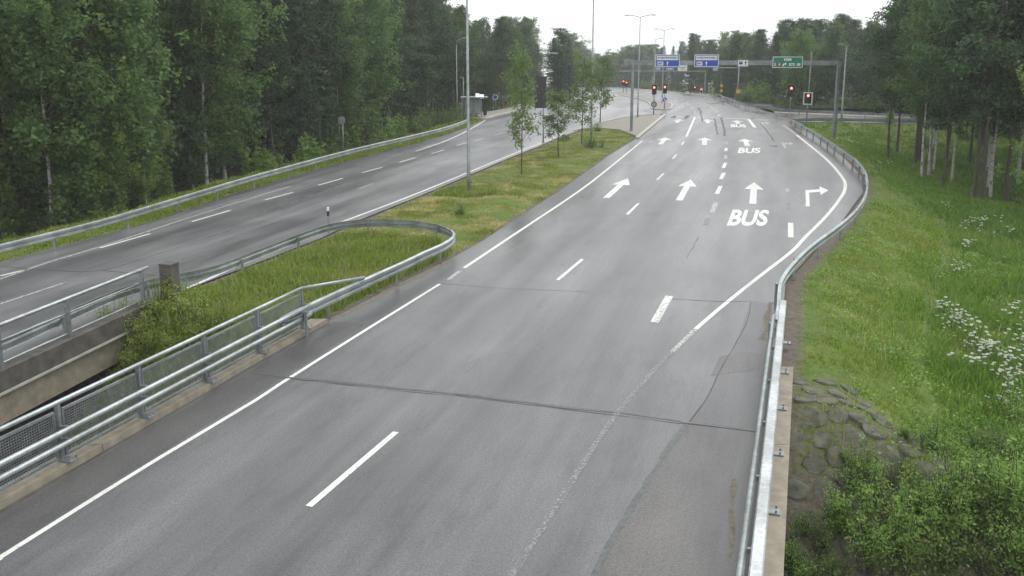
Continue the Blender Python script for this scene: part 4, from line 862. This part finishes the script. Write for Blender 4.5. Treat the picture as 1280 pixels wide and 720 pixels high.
# right-hand wood: trunks seen at the foot of the grass slope
RT = [(1110, 197, 'pine', 15, 'slim pine at the left end of the right-hand wood, a bare low branch beside it'), (1121, 192, 'pine', 17, 'second pine from the left end of the right-hand wood'), (1144, 204, 'pine', 17, 'left of two thick dark trunks close together in the right-hand wood'), (1149, 203, 'pine', 17.5, 'right of two thick dark trunks close together in the right-hand wood'),
      (1152, 222, 'tall_birch', 13.5, 'slim leafy birch in front of the two thick dark trunks'), (1161, 220, 'tall_birch', 14, 'slim pale birch just right of the thick dark trunks'), (1166, 215, 'tall_birch', 14.5, 'birch with a patchy white trunk behind the slim pale one'), (1179, 235, 'pine', 11, 'slim young pine at the edge of the grass on the right'), (1189, 229, 'tall_birch', 15, 'birch with a clear white lower trunk in the right-hand wood'),
      (1218, 250, 'pine', 18, 'large pine with a leaning trunk, in front on the right'), (1228, 253, 'pine', 18.5, 'large pine beside the leaning one, in front on the right'), (1234, 238, 'tall_birch', 15, 'white-trunked birch just behind the large pines'), (1238, 247, 'tall_birch', 13.5, 'thin white birch close to the right of the large pines'), (1258, 253, 'pine', 17, 'dark pine trunk standing alone near the right edge'), (1277, 228, 'pine', 18, 'pine at the right edge behind the lone dark trunk')]
for px, py, kd, H_, lab in RT:
    p = gt(px, py); tree(kd, p[0], p[1], H_, lab, 'trees of the right-hand wood', z=p[2], wide=.9); PLACED.append((p[0], p[1]))
tree('light_birch', 27.6, 44.5, 9.5, 'light green birch reaching in from the right edge', 'trees of the right-hand wood', wide=.95, var=0); PLACED.append((27.6, 44.5))
n = 0
RWL = {'pine': 'tall pine deep in the right-hand wood', 'spruce': 'dark spruce deep in the right-hand wood', 'tall_birch': 'leafy birch deep in the right-hand wood'}
for _ in range(6000):
    x, y = random.uniform(30, 95), random.uniform(38, 112)
    px = px_of(x, y)
    if px < 1122 or px > 1440 or x < 34-max(0, (58-y))*.15 or not free(x, y, 3.3 if n < 30 else 4.2): continue
    if dasph(np.array([x]), np.array([y]))[0] < 7: continue
    if px < 1160 and y < 86: continue
    kd = random.choices(('pine', 'spruce', 'tall_birch'), (4, .2, 5))[0]; tree(kd, x, y, random.uniform(14.5, 19), RWL[kd], 'trees of the right-hand wood'); PLACED.append((x, y)); n += 1
    if n >= 32: break
random.seed(103)
# left-hand wood
FX, FY = [-44, -34, -25.5, -20.5, -17.5, -14.3, -11.5, -11, -10, -6], [8, 20, 32, 45, 57, 71, 86, 97, 106, 116]      # its front edge
def front(y): return np.interp(y, FY, FX)
named = [(20, 44, 'light_birch', 14.5, 'broad leafy birch at the far left of the wood'), (75, 42, 'birch', 14.5, 'leafy birch leaning towards the left guardrail'), (140, 47, 'birch', 17, 'tall dense birch behind the left guardrail'), (185, 46, 'birch', 16, 'tall birch with thin pale trunk in the left wood'), (232, 45, 'light_birch', 9.8, 'bright light green birch in front of the left wood'), (264, 48.5, 'light_birch', 6.5, 'low bright birch beside the light green one'), (45, 37, 'light_birch', 8, 'low leafy birch close to the guardrail at far left')]
for px, y, kd, H_, lab in named:
    x = (px-640)*(y*CT+1.5)/F; x = min(x, front(y)-1.0); tree(kd, x, y, H_, lab, 'trees of the left wood', wide=1.05); PLACED.append((x, y))
LWL = {'pine': 'tall dark pine in the dense left wood', 'spruce': 'dark spruce in the dense left wood', 'birch': 'leafy birch among the pines of the left wood'}
n = 0
for _ in range(20000):
    y = random.uniform(30, 128); dpt = random.uniform(.5, 26)**1.0; x = front(y)-dpt-.8
    px = px_of(x, y)
    if px < -130 or px > 665: continue
    if not free(x, y, 2.7 if dpt < 9 else 3.6): continue
    w = (1, .5, 6) if px < 285 else (9, 3, .5); kd = random.choices(('pine', 'spruce', 'birch'), w)[0]
    H_ = random.uniform(15, 20)
    if px > 545: H_ = max(8, CAMH+(HZ-(np.interp(px, [545, 580, 640, 700], [-5, 14, 22, 34])+random.uniform(-4, 22)))*y/F-h1(x, y))
    if dpt < 2.5 and px > 300 and random.random() < .5: H_ *= .75
    tree(kd, x, y, H_, LWL[kd], 'trees of the left wood'); PLACED.append((x, y)); n += 1
    if n >= 105: break
random.seed(104)
# far woods: a skyline of tree tops
SKX, SKY = [560, 600, 618, 640, 660, 678, 700, 716, 730, 745, 760, 780, 800, 830, 850, 862, 880, 905, 935, 960, 985, 1010, 1040, 1070, 1090, 1105, 1130], [12, 26, 30, 25, 28, 52, 40, 46, 66, 68, 66, 60, 58, 56, 55, 44, 50, 40, 44, 32, 25, 27, 22, 28, 32, 22, 0]
FWL = {'pine': 'pine in the far wood beyond the junction', 'spruce': 'pointed spruce in the far wood beyond the junction', 'birch': 'rounded paler birch in the far wood beyond the junction'}
n = 0
for _ in range(40000):
    px = random.uniform(590, 1160); base = np.interp(px, [590, 640, 690, 712, 760, 800, 850, 890, 930, 1000, 1160], [128, 150, 215, 330, 335, 325, 262, 205, 150, 124, 117])
    y = base+random.uniform(0, 1)**1.5*45; x = (px-640)*(y*CT+2)/F
    if not free(x, y, 3.4+y/120): continue
    if dasph(np.array([x]), np.array([y]))[0] < 4.5: continue
    kd = random.choices(('pine', 'spruce', 'birch'), (5, 3, 2))[0]; z = h1(x, y)
    back = min(1, (y-base)/25); top = np.interp(px, SKX, SKY)+random.uniform(-3, 12)*(1.3-back)+(1-back)*9
    H_ = CAMH+(HZ-top)*y/F-z
    if H_ < 5: continue
    tree(kd, x, y, min(H_, 24), FWL[kd], 'trees of the far wood', z=z, wide=1.15); PLACED.append((x, y)); n += 1
    if n >= 185: break
for i, (px, y, top, kd) in enumerate(((540, 104, -6, 'pine'), (549, 112, 4, 'pine'), (557, 119, 12, 'pine'), (566, 124, 12, 'birch'), (575, 128, 16, 'pine'), (586, 130, 24, 'pine'), (596, 133, 24, 'birch'), (552, 128, 8, 'spruce'), (568, 134, 14, 'spruce'), (590, 140, 22, 'pine'))):
    x = (px-640)*(y*CT+2)/F; x = min(x, front(min(y, 116))-1.5); z = h1(x, y); tree(kd, x, y, CAMH+(HZ-top)*y/F-z, LWL[kd], 'trees of the left wood', z=z, wide=1.15)
for i, px in enumerate(range(706, 812, 5)):
    y = 352+random.uniform(0, 26); x = (px-640)*(y*CT+2)/F; z = h1(x, y); top = np.interp(px, SKX, SKY)+random.uniform(-3, 5); kd = ('pine', 'birch', 'spruce')[i % 3]; tree(kd, x, y, CAMH+(HZ-top)*y/F-z, FWL[kd], 'trees of the far wood', z=z, wide=1.9)
    if i % 2 == 0: bush(WL_, i // 2 % 2, x-2, y-4, 1.8, 'bush at the foot of the far wood', 'bushes at the foot of the far wood')
# two clumps standing out in front of the left far wood
for px, y, top, kd, lab in ((628, 118, 26, 'pine', 'tall pine behind the bus stop, its crown against the sky'), (703, 150, 38, 'pine', 'dark rounded pine against the sky behind the young median trees'), (692, 152, 47, 'spruce', 'dark spruce merging with the rounded pine behind the median'), (712, 155, 52, 'spruce', 'dark spruce right of the rounded pine behind the median'), (698, 147, 60, 'spruce', 'lower dark spruce in front of the rounded pine behind the median'), (863, 210, 41, 'spruce', 'tallest pointed spruce on the far skyline above the gantry')):
    x = (px-640)*(y*CT+2)/F; z = h1(x, y); tree(kd, x, y, CAMH+(HZ-top)*y/F-z, lab, 'trees of the far wood', z=z, wide=1.7 if 690 < px < 715 else 1.25)
random.seed(105)
BS = [(1062, 640, 0, .55), (1090, 690, 2, .6), (1035, 705, 3, .5), (1130, 665, 0, .6), (1165, 625, 1, .6), (1150, 715, 2, .75), (1205, 600, 0, .6), (1228, 650, 2, .65), (1262, 600, 1, .65), (1200, 700, 3, .6), (1265, 690, 0, .75), (1180, 560, 1, .5), (1240, 555, 3, .55), (1272, 520, 0, .5), (1125, 590, 3, .42), (1085, 585, 1, .38), (1012, 665, 3, .42), (1000, 715, 1, .5), (1298, 650, 2, .8), (1300, 580, 0, .7), (1140, 545, 0, .32), (1060, 580, 0, .3), (1215, 655, 1, .55), (1110, 630, 2, .5), (1250, 640, 0, .5), (1180, 670, 2, .6), (1290, 700, 1, .7), (1045, 655, 1, .42)]
for px, py, v, s in BS:
    p = gt(px, min(py+10, 760)); bush(BL, v, p[0], p[1], s*1.1, 'dense leafy bush on the slope beside the right bridge edge', 'bushes on the slope below the right bridge edge', z=p[2])
for px, py, v, s in ((200, 398, 1, .8), (235, 408, 0, .8), (165, 425, 0, .85), (190, 438, 2, .6), (225, 440, 1, .8), (150, 450, 2, .5), (255, 428, 2, .5), (175, 462, 2, .5), (285, 410, 1, .55), (215, 385, 2, .5)):
    p = gt(px, py); bush(YL, v, p[0], p[1], s, 'yellowish green bush growing in the gap between the two bridges', 'bushes between the bridges', z=p[2])
for px, py, v, s, lab in ((575, 268, 1, .55, 'small bush at the foot of the near median lamp pole'), (738, 184, 3, .9, 'low dark bush at the foot of the lamp pole behind the young trees'), (425, 320, 3, .42, 'low round bush in the tall grass inside the guardrail loop'), (747, 164, 1, .75, 'small upright bush on the median before the paved tip')):
    p = gt(px, py); bush(BL, v, p[0], p[1], s, lab, None, z=p[2])
for i in range(46):
    y = random.uniform(30, 112); x = front(y)+random.uniform(-3.0, .6); bush(WL_, 1 if random.random() < .4 else 0, x, y, random.uniform(.5, 1.0), 'leafy bush at the dark front edge of the left wood', 'bushes along the front of the left wood')
for i in range(26):
    y = random.uniform(50, 108); x = random.uniform(38, 66); bush(WL_, 0 if random.random() < .6 else 1, x, y, random.uniform(.3, .7), 'low bush under the trees of the right-hand wood', 'bushes under the right-hand wood')
for i in range(34):
    px = random.uniform(770, 1160); base = np.interp(px, [760, 800, 850, 890, 930, 1000, 1160], [290, 305, 250, 200, 146, 121, 115]); x = (px-640)*(base*CT+2)/F
    if dasph(np.array([x]), np.array([base]))[0] > 2.5: bush(WL_, random.randrange(2), x, base, random.uniform(.7, 1.3), 'bush at the foot of the far wood', 'bushes at the foot of the far wood')
# ------------------------------------------------------------------ grass (nobody could count it)
def blades(name, X, Y, h, mat, nb=4, wd=.016, seed=0, spread=.10):
    r = np.random.default_rng(seed); n = len(X); Zc = height(X, Y); X, Y, Zc, h = (np.repeat(a, nb) for a in (X, Y, Zc, h)); m = len(X)
    X = X+r.normal(0, spread, m); Y = Y+r.normal(0, spread, m); h = h*r.uniform(.5, 1.25, m); an = r.uniform(0, 6.28, m); ln = h*r.uniform(.15, .75, m); a2 = r.uniform(0, 6.28, m); w = wd*(1+np.hypot(X, Y)/45)*r.uniform(.7, 1.4, m)
    ca, sa = np.cos(an)*w, np.sin(an)*w; lx, ly = np.cos(a2)*ln, np.sin(a2)*ln; z0 = Zc-.05
    A = np.stack([X-ca, Y-sa, z0], 1); B = np.stack([X+ca, Y+sa, z0], 1); Cc = np.stack([X+lx*.45+ca*.7, Y+ly*.45+sa*.7, z0+h*.62], 1); D = np.stack([X+lx*.45-ca*.7, Y+ly*.45-sa*.7, z0+h*.62], 1); T = np.stack([X+lx, Y+ly, z0+h], 1)
    V = np.stack([A, B, Cc, D, T], 1).reshape(-1, 3); i = np.arange(m)[:, None]*5
    F_ = np.concatenate([i+np.array([[0, 1, 2]]), i+np.array([[0, 2, 3]]), i+np.array([[3, 2, 4]])], 0)
    o = bpy.data.objects.new(name, np_mesh(name, V, F_, mat)); COL.objects.link(o); return o
def scatter(n, x0, x1, y0, y1, fall, seed):
    r = np.random.default_rng(seed); X = r.uniform(x0, x1, n); Y = r.uniform(y0, y1, n); d = np.hypot(X, Y); k = r.uniform(0, 1, n) < np.minimum(1, (fall/d)**2); return X[k], Y[k]
def fx_(n, X, Y, s): return np.sin(X*s+1.7*np.sin(Y*s*.7+n))*np.sin(Y*s*1.3+n*2+np.sin(X*s*.6))
LOOPP = [tuple(p[:2]) for p in smooth_path([np.array(q) for q in loop], 1.0)]
X, Y = scatter(420000, -14, 18, 12, 102, 42, 1); inM = inpoly(MEDIAN, X, Y); dA = dasph(X, Y); ok = inM & (dA > .22) & (np.interp(X, AX, AY)-Y < 6); X, Y, dA = X[ok], Y[ok], dA[ok]
tall = inpoly(LOOPP, X, Y) | (np.hypot(X+2.5, Y-46.5) < 1.6)
PAVE = [g2(*p) for p in [(797, 172), (829, 145), (822, 143.7), (788, 146.8), (751, 154.8), (720, 163.5), (741, 160.5), (775, 163)]]; pv = inpoly(PAVE, X, Y)
k = tall & (dA > .45); h = .30+.12*fx_(1, X[k], Y[k], .9); o = blades('tall_grass', X[k], Y[k], np.maximum(.12, h), M['g_tall'], 5, .010, 3); tag(o, 'tall bright green grass inside the guardrail loop on the median', 'grass', kind='stuff')
k = ~tall & ~pv; h = .10+.05*fx_(2, X[k], Y[k], .8)+.03*fx_(4, X[k], Y[k], 2.1); o = blades('mown_grass', X[k], Y[k], np.maximum(.04, h), M['g_mown'], 4, .011, 4); tag(o, 'short yellowish mown grass on the long median between the carriageways', 'grass', kind='stuff')
k = (rng.uniform(0, 1, len(X)) < .05) & ~pv & (np.hypot(X, Y) < 60) & (fx_(41, X, Y, .9) > -.1); xs, ys_ = np.repeat(X[k], 6), np.repeat(Y[k], 6); xs = xs+rng.normal(0, .14, len(xs)); ys_ = ys_+rng.normal(0, .14, len(ys_)); tl_ = np.repeat(np.where(tall[k], .42, .14), 6)
V, Q = leaves(np.stack([xs, ys_, height(xs, ys_)+rng.uniform(.03, 1, len(xs))*tl_], 1), .040, .5, .9, 78); o = bpy.data.objects.new('weeds', np_mesh('weeds', V, Q, M['bush_yellow'])); COL.objects.link(o); tag(o, 'broad-leaved yellowish weeds scattered through the grass of the median', 'weeds', kind='stuff')
k = (rng.uniform(0, 1, len(X)) < .05) & tall; o = blades('dry_grass_stalks', X[k], Y[k], np.full(k.sum(), .62), M['g_dry'], 2, .005, 19, .12); tag(o, 'thin pale stalks standing above the tall grass of the median', 'grass stalks', kind='stuff')
X, Y = scatter(900000, 5, 95, 9, 118, 36, 5); dA = dasph(X, Y); r_ = rng.uniform(0, 1, len(X)); ok = (dA > .55) & (dA < 45) & (r_ < np.clip((dA-.45+.7*fx_(21, X, Y, .8)+.5*fx_(22, X, Y, 2.3))/1.0, .10, 1)) & ~((X-(6.22+(Y-19.38)*.334) < 3.0) & (Y < 19.6-.9*np.maximum(0, X-7.4)) & (Y > 13) & (r_ > .38)) & (np.interp(X, AX, AY)-Y < np.where(X > 7.6, 9, 1.5)) & (px_of(X, Y) < 1420) & (X > -14+.32*Y); X, Y, dA = X[ok], Y[ok], dA[ok]
wd_ = dA > 11+2*fx_(3, X, Y, .2)
TR = [tuple(gt(*p)[:2]) for p in ((1060, 172), (1095, 215), (1130, 245), (1165, 270), (1183, 292), (1182, 320), (1170, 350), (1162, 385), (1155, 420), (1150, 470), (1165, 520))]; TR = [tuple(p[:2]) for p in smooth_path([(*p, 0) for p in TR], .6)]
SIDE = TR+[(TR[-1][0], 5), (-5, 5), (TR[0][0]-25, TR[0][1])]; jx, jy = rng.normal(0, .45, len(X)), rng.normal(0, .45, len(X)); mown = inpoly(SIDE, X+jx+.5*fx_(31, X, Y, .7), Y+jy) & ~wd_; dT = pdist(TR, X, Y, False); bed = dT < .16; meadow = ~mown & ~wd_
k = mown & ~bed; h = .11+.05*fx_(5, X[k], Y[k], .5)+.05*fx_(6, X[k], Y[k], 1.6); o = blades('slope_grass', X[k], Y[k], np.maximum(.05, h), M['g_slope'], 4, .010, 6); tag(o, 'shorter yellow-green grass on the slope beside the right guardrail', 'grass', kind='stuff')
k = meadow & ~bed; h = .26+.10*fx_(5, X[k], Y[k], .45)+.10*fx_(6, X[k], Y[k], 1.3); o = blades('meadow_grass', X[k], Y[k], np.maximum(.08, h), M['g_meadow'], 5, .011, 16, .12); tag(o, 'longer deep green grass between the faint trail and the right-hand wood', 'grass', kind='stuff')
k = wd_; h = .32+.14*fx_(7, X[k], Y[k], .6); o = blades('wood_grass', X[k], Y[k], np.maximum(.1, h), M['g_wood'], 4, .016, 7, .15); tag(o, 'deeper green undergrowth on the floor of the right-hand wood', 'undergrowth', kind='stuff')
k = (rng.uniform(0, 1, len(X)) < .16) & (fx_(11, X, Y, 1.1)+.7*fx_(12, X, Y, 2.9) > .18) & (np.hypot(X, Y) < 60); xs, ys_ = np.repeat(X[k], 6), np.repeat(Y[k], 6); xs = xs+rng.normal(0, .13, len(xs)); ys_ = ys_+rng.normal(0, .13, len(ys_))
V, Q = leaves(np.stack([xs, ys_, height(xs, ys_)+rng.uniform(.04, .32, len(xs))*np.repeat(rng.uniform(.4, 1.2, k.sum()), 6)], 1), .045, .55, .9, 77); o = bpy.data.objects.new('weeds', np_mesh('weeds', V, Q, M['bush_leaf'])); COL.objects.link(o); tag(o, 'broad-leaved low weeds scattered through the grass of the right-hand slope', 'weeds', kind='stuff')
k = (rng.uniform(0, 1, len(X)) < .030) & ~wd_ & (np.hypot(X, Y) < 55); o = blades('dry_grass_stalks', X[k], Y[k], np.full(k.sum(), .55), M['g_dry'], 2, .005, 18, .12); tag(o, 'thin straw-coloured stalks standing above the grass of the right-hand slope', 'grass stalks', kind='stuff')
X, Y = scatter(400000, -48, 12, 10, 130, 46, 8); dA = dasph(X, Y); ok = (dA > .35) & (dA < 7) & (X < -14+.32*Y) & ~inpoly(MEDIAN, X, Y) & (px_of(X, Y) > -120) & (np.interp(X, AX, AY)-Y < 3); X, Y, dA = X[ok], Y[ok], dA[ok]
h = np.minimum(.12+.06*dA, .4)*(1+.4*fx_(9, X, Y, 1.1)); o = blades('verge_grass', X, Y, np.maximum(.05, h), M['g_tall'], 4, .013, 9); tag(o, 'grass verge along the left guardrail in front of the dense wood', 'grass', kind='stuff')
# ------------------------------------------------------------------ cow parsley on the slope
def make_umbel(seed):
    r = np.random.default_rng(seed); st = MB(); heads = []
    for i in range(r.integers(4, 6)):
        fl = MB(); an, rd = r.uniform(0, 6.28), r.uniform(.05, .38); tp = np.array((math.cos(an)*rd, math.sin(an)*rd, r.uniform(.40, .75))); st.tube([np.array((0, 0, -.1)), tp*.5+(0, 0, .1), tp], [.010, .008, .005], 4, False)
        cl = [(0, 0)]+[(math.cos(k*1.05)*.024, math.sin(k*1.05)*.024) for k in range(6)]+[(math.cos(k*.7+.3)*.048, math.sin(k*.7+.3)*.048) for k in range(9)]
        for cx, cy in cl:
            if r.uniform() < .15: continue
            c = tp+np.array((cx, cy, .03-math.hypot(cx, cy)*.2+r.uniform(-.008, .008))); fl.tube([tp-np.array((0, 0, .02)), c-np.array((0, 0, .004)), c+np.array((0, 0, .004))], [.002, r.uniform(.008, .014), .007], 6)
        b = bpy.data.meshes.new('flower_head'); b.from_pydata(fl.v, [], fl.f); b.materials.append(M['flower']); heads.append(b)
    a = bpy.data.meshes.new('stem'); a.from_pydata(st.v, [], st.f); a.materials.append(M['stalk']); return a, heads
UL = [make_umbel(s) for s in (61, 62, 63, 64)]
FLW = [(1200, 415, 17, 16, 16), (1225, 445, 22, 18, 14), (1250, 465, 20, 18, 14), (1268, 480, 12, 10, 12), (1175, 400, 10, 10, 7), (1222, 290, 24, 10, 11), (1205, 318, 9, 4, 4), (1197, 345, 9, 7, 4), (1262, 300, 14, 10, 3), (1270, 405, 10, 10, 6), (1255, 510, 18, 12, 8), (1105, 210, 10, 4, 4),  (1183, 265, 3, 2, 2), (1275, 440, 6, 20, 5), (1215, 470, 14, 14, 6)]
for px, py, sx, sy, n in FLW:
    for i in range(max(2, int(n*.95))):
        p = gt(px+random.gauss(0, sx*.62), py+random.gauss(0, sy*.6)); v = random.randrange(4); t = thing('cow_parsley', 'white flowering cow parsley plant in the grass of the right-hand slope', 'wild flower', p, 'cow parsley on the right-hand slope'); s = random.uniform(.5, 1.05); a = random.uniform(0, 6.28); t.rotation_euler = (random.gauss(0, .16), random.gauss(0, .16), 0)
        put(UL[v][0], 'stem', t, (s, s, s), a); [put(hm, 'flower_head', t, (s, s, s), a) for hm in UL[v][1]]
# ------------------------------------------------------------------ rough stone pitching beside the bridge end
mb = MB(); rr = random.Random(5); cen = []
ci = [gt(a, b) for a, b in ((988, 470), (1000, 520), (1010, 600), (985, 690))]
for i in range(17):
    for j in range(9):
        yv = 20.2-i*.49; xv = RB(yv)+.58+j*.52+(i % 2)*.26; cen.append((xv+rr.uniform(-.08, .08), yv+rr.uniform(-.08, .08)))
for x, y in cen:
    if y > 19.3-.95*max(0, x-7.6)+rr.uniform(-.3, .3): continue
    n = 7; ph = rr.uniform(0, 1); ring = []
    for k in range(n):
        a = ph+2*math.pi*k/n; q = rr.uniform(.18, .29); ring.append((x+q*1.08*math.cos(a), y+q*math.sin(a)))
    zs = height(np.array([p[0] for p in ring]+[x]), np.array([p[1] for p in ring]+[y])); tl = rr.uniform(.01, .04)
    inner = [((px_-x)*.82+x, (py_-y)*.82+y) for px_, py_ in ring]; tilt = (rr.uniform(-.05, .05), rr.uniform(-.05, .05)); zs = zs+np.array([(p[0]-x)*tilt[0]*2+(p[1]-y)*tilt[1]*2 for p in ring]+[0]); zi = zs[:-1]+tl
    mb.add([(p[0], p[1], z-.12) for p, z in zip(ring, zs)]+[(p[0], p[1], z+tl*.55) for p, z in zip(ring, zs)]+[(p[0], p[1], z) for p, z in zip(inner, zi)]+[(x, y, zs[-1]+tl*1.15)],
           [(k, (k+1) % n, n+(k+1) % n, n+k) for k in range(n)]+[(n+k, n+(k+1) % n, 2*n+(k+1) % n, 2*n+k) for k in range(n)]+[(2*n+k, 2*n+(k+1) % n, 3*n) for k in range(n)])
tag(mb.build('stone_pavement', M['stone'], None, True), kind='structure')
hm = MB().box((50, 260, 10.5), (948, 768, 43)); hm = hm.build('haze', bpy.data.materials.new('haze_air')); hm['kind'] = 'stuff'; hm['label'] = 'thin damp haze in the air over the whole road'; hm['category'] = 'haze'
mm = hm.data.materials[0]; mm.use_nodes = True; nt = mm.node_tree; nt.nodes.clear(); vo = nt.nodes.new('ShaderNodeVolumePrincipled'); vo.inputs['Color'].default_value = (.93, .95, .96, 1); vo.inputs['Density'].default_value = HAZE
nt.links.new(vo.outputs[0], nt.nodes.new('ShaderNodeOutputMaterial').inputs['Volume'])
print('TREES', NT['n'], 'OBJECTS', len(bpy.data.objects))
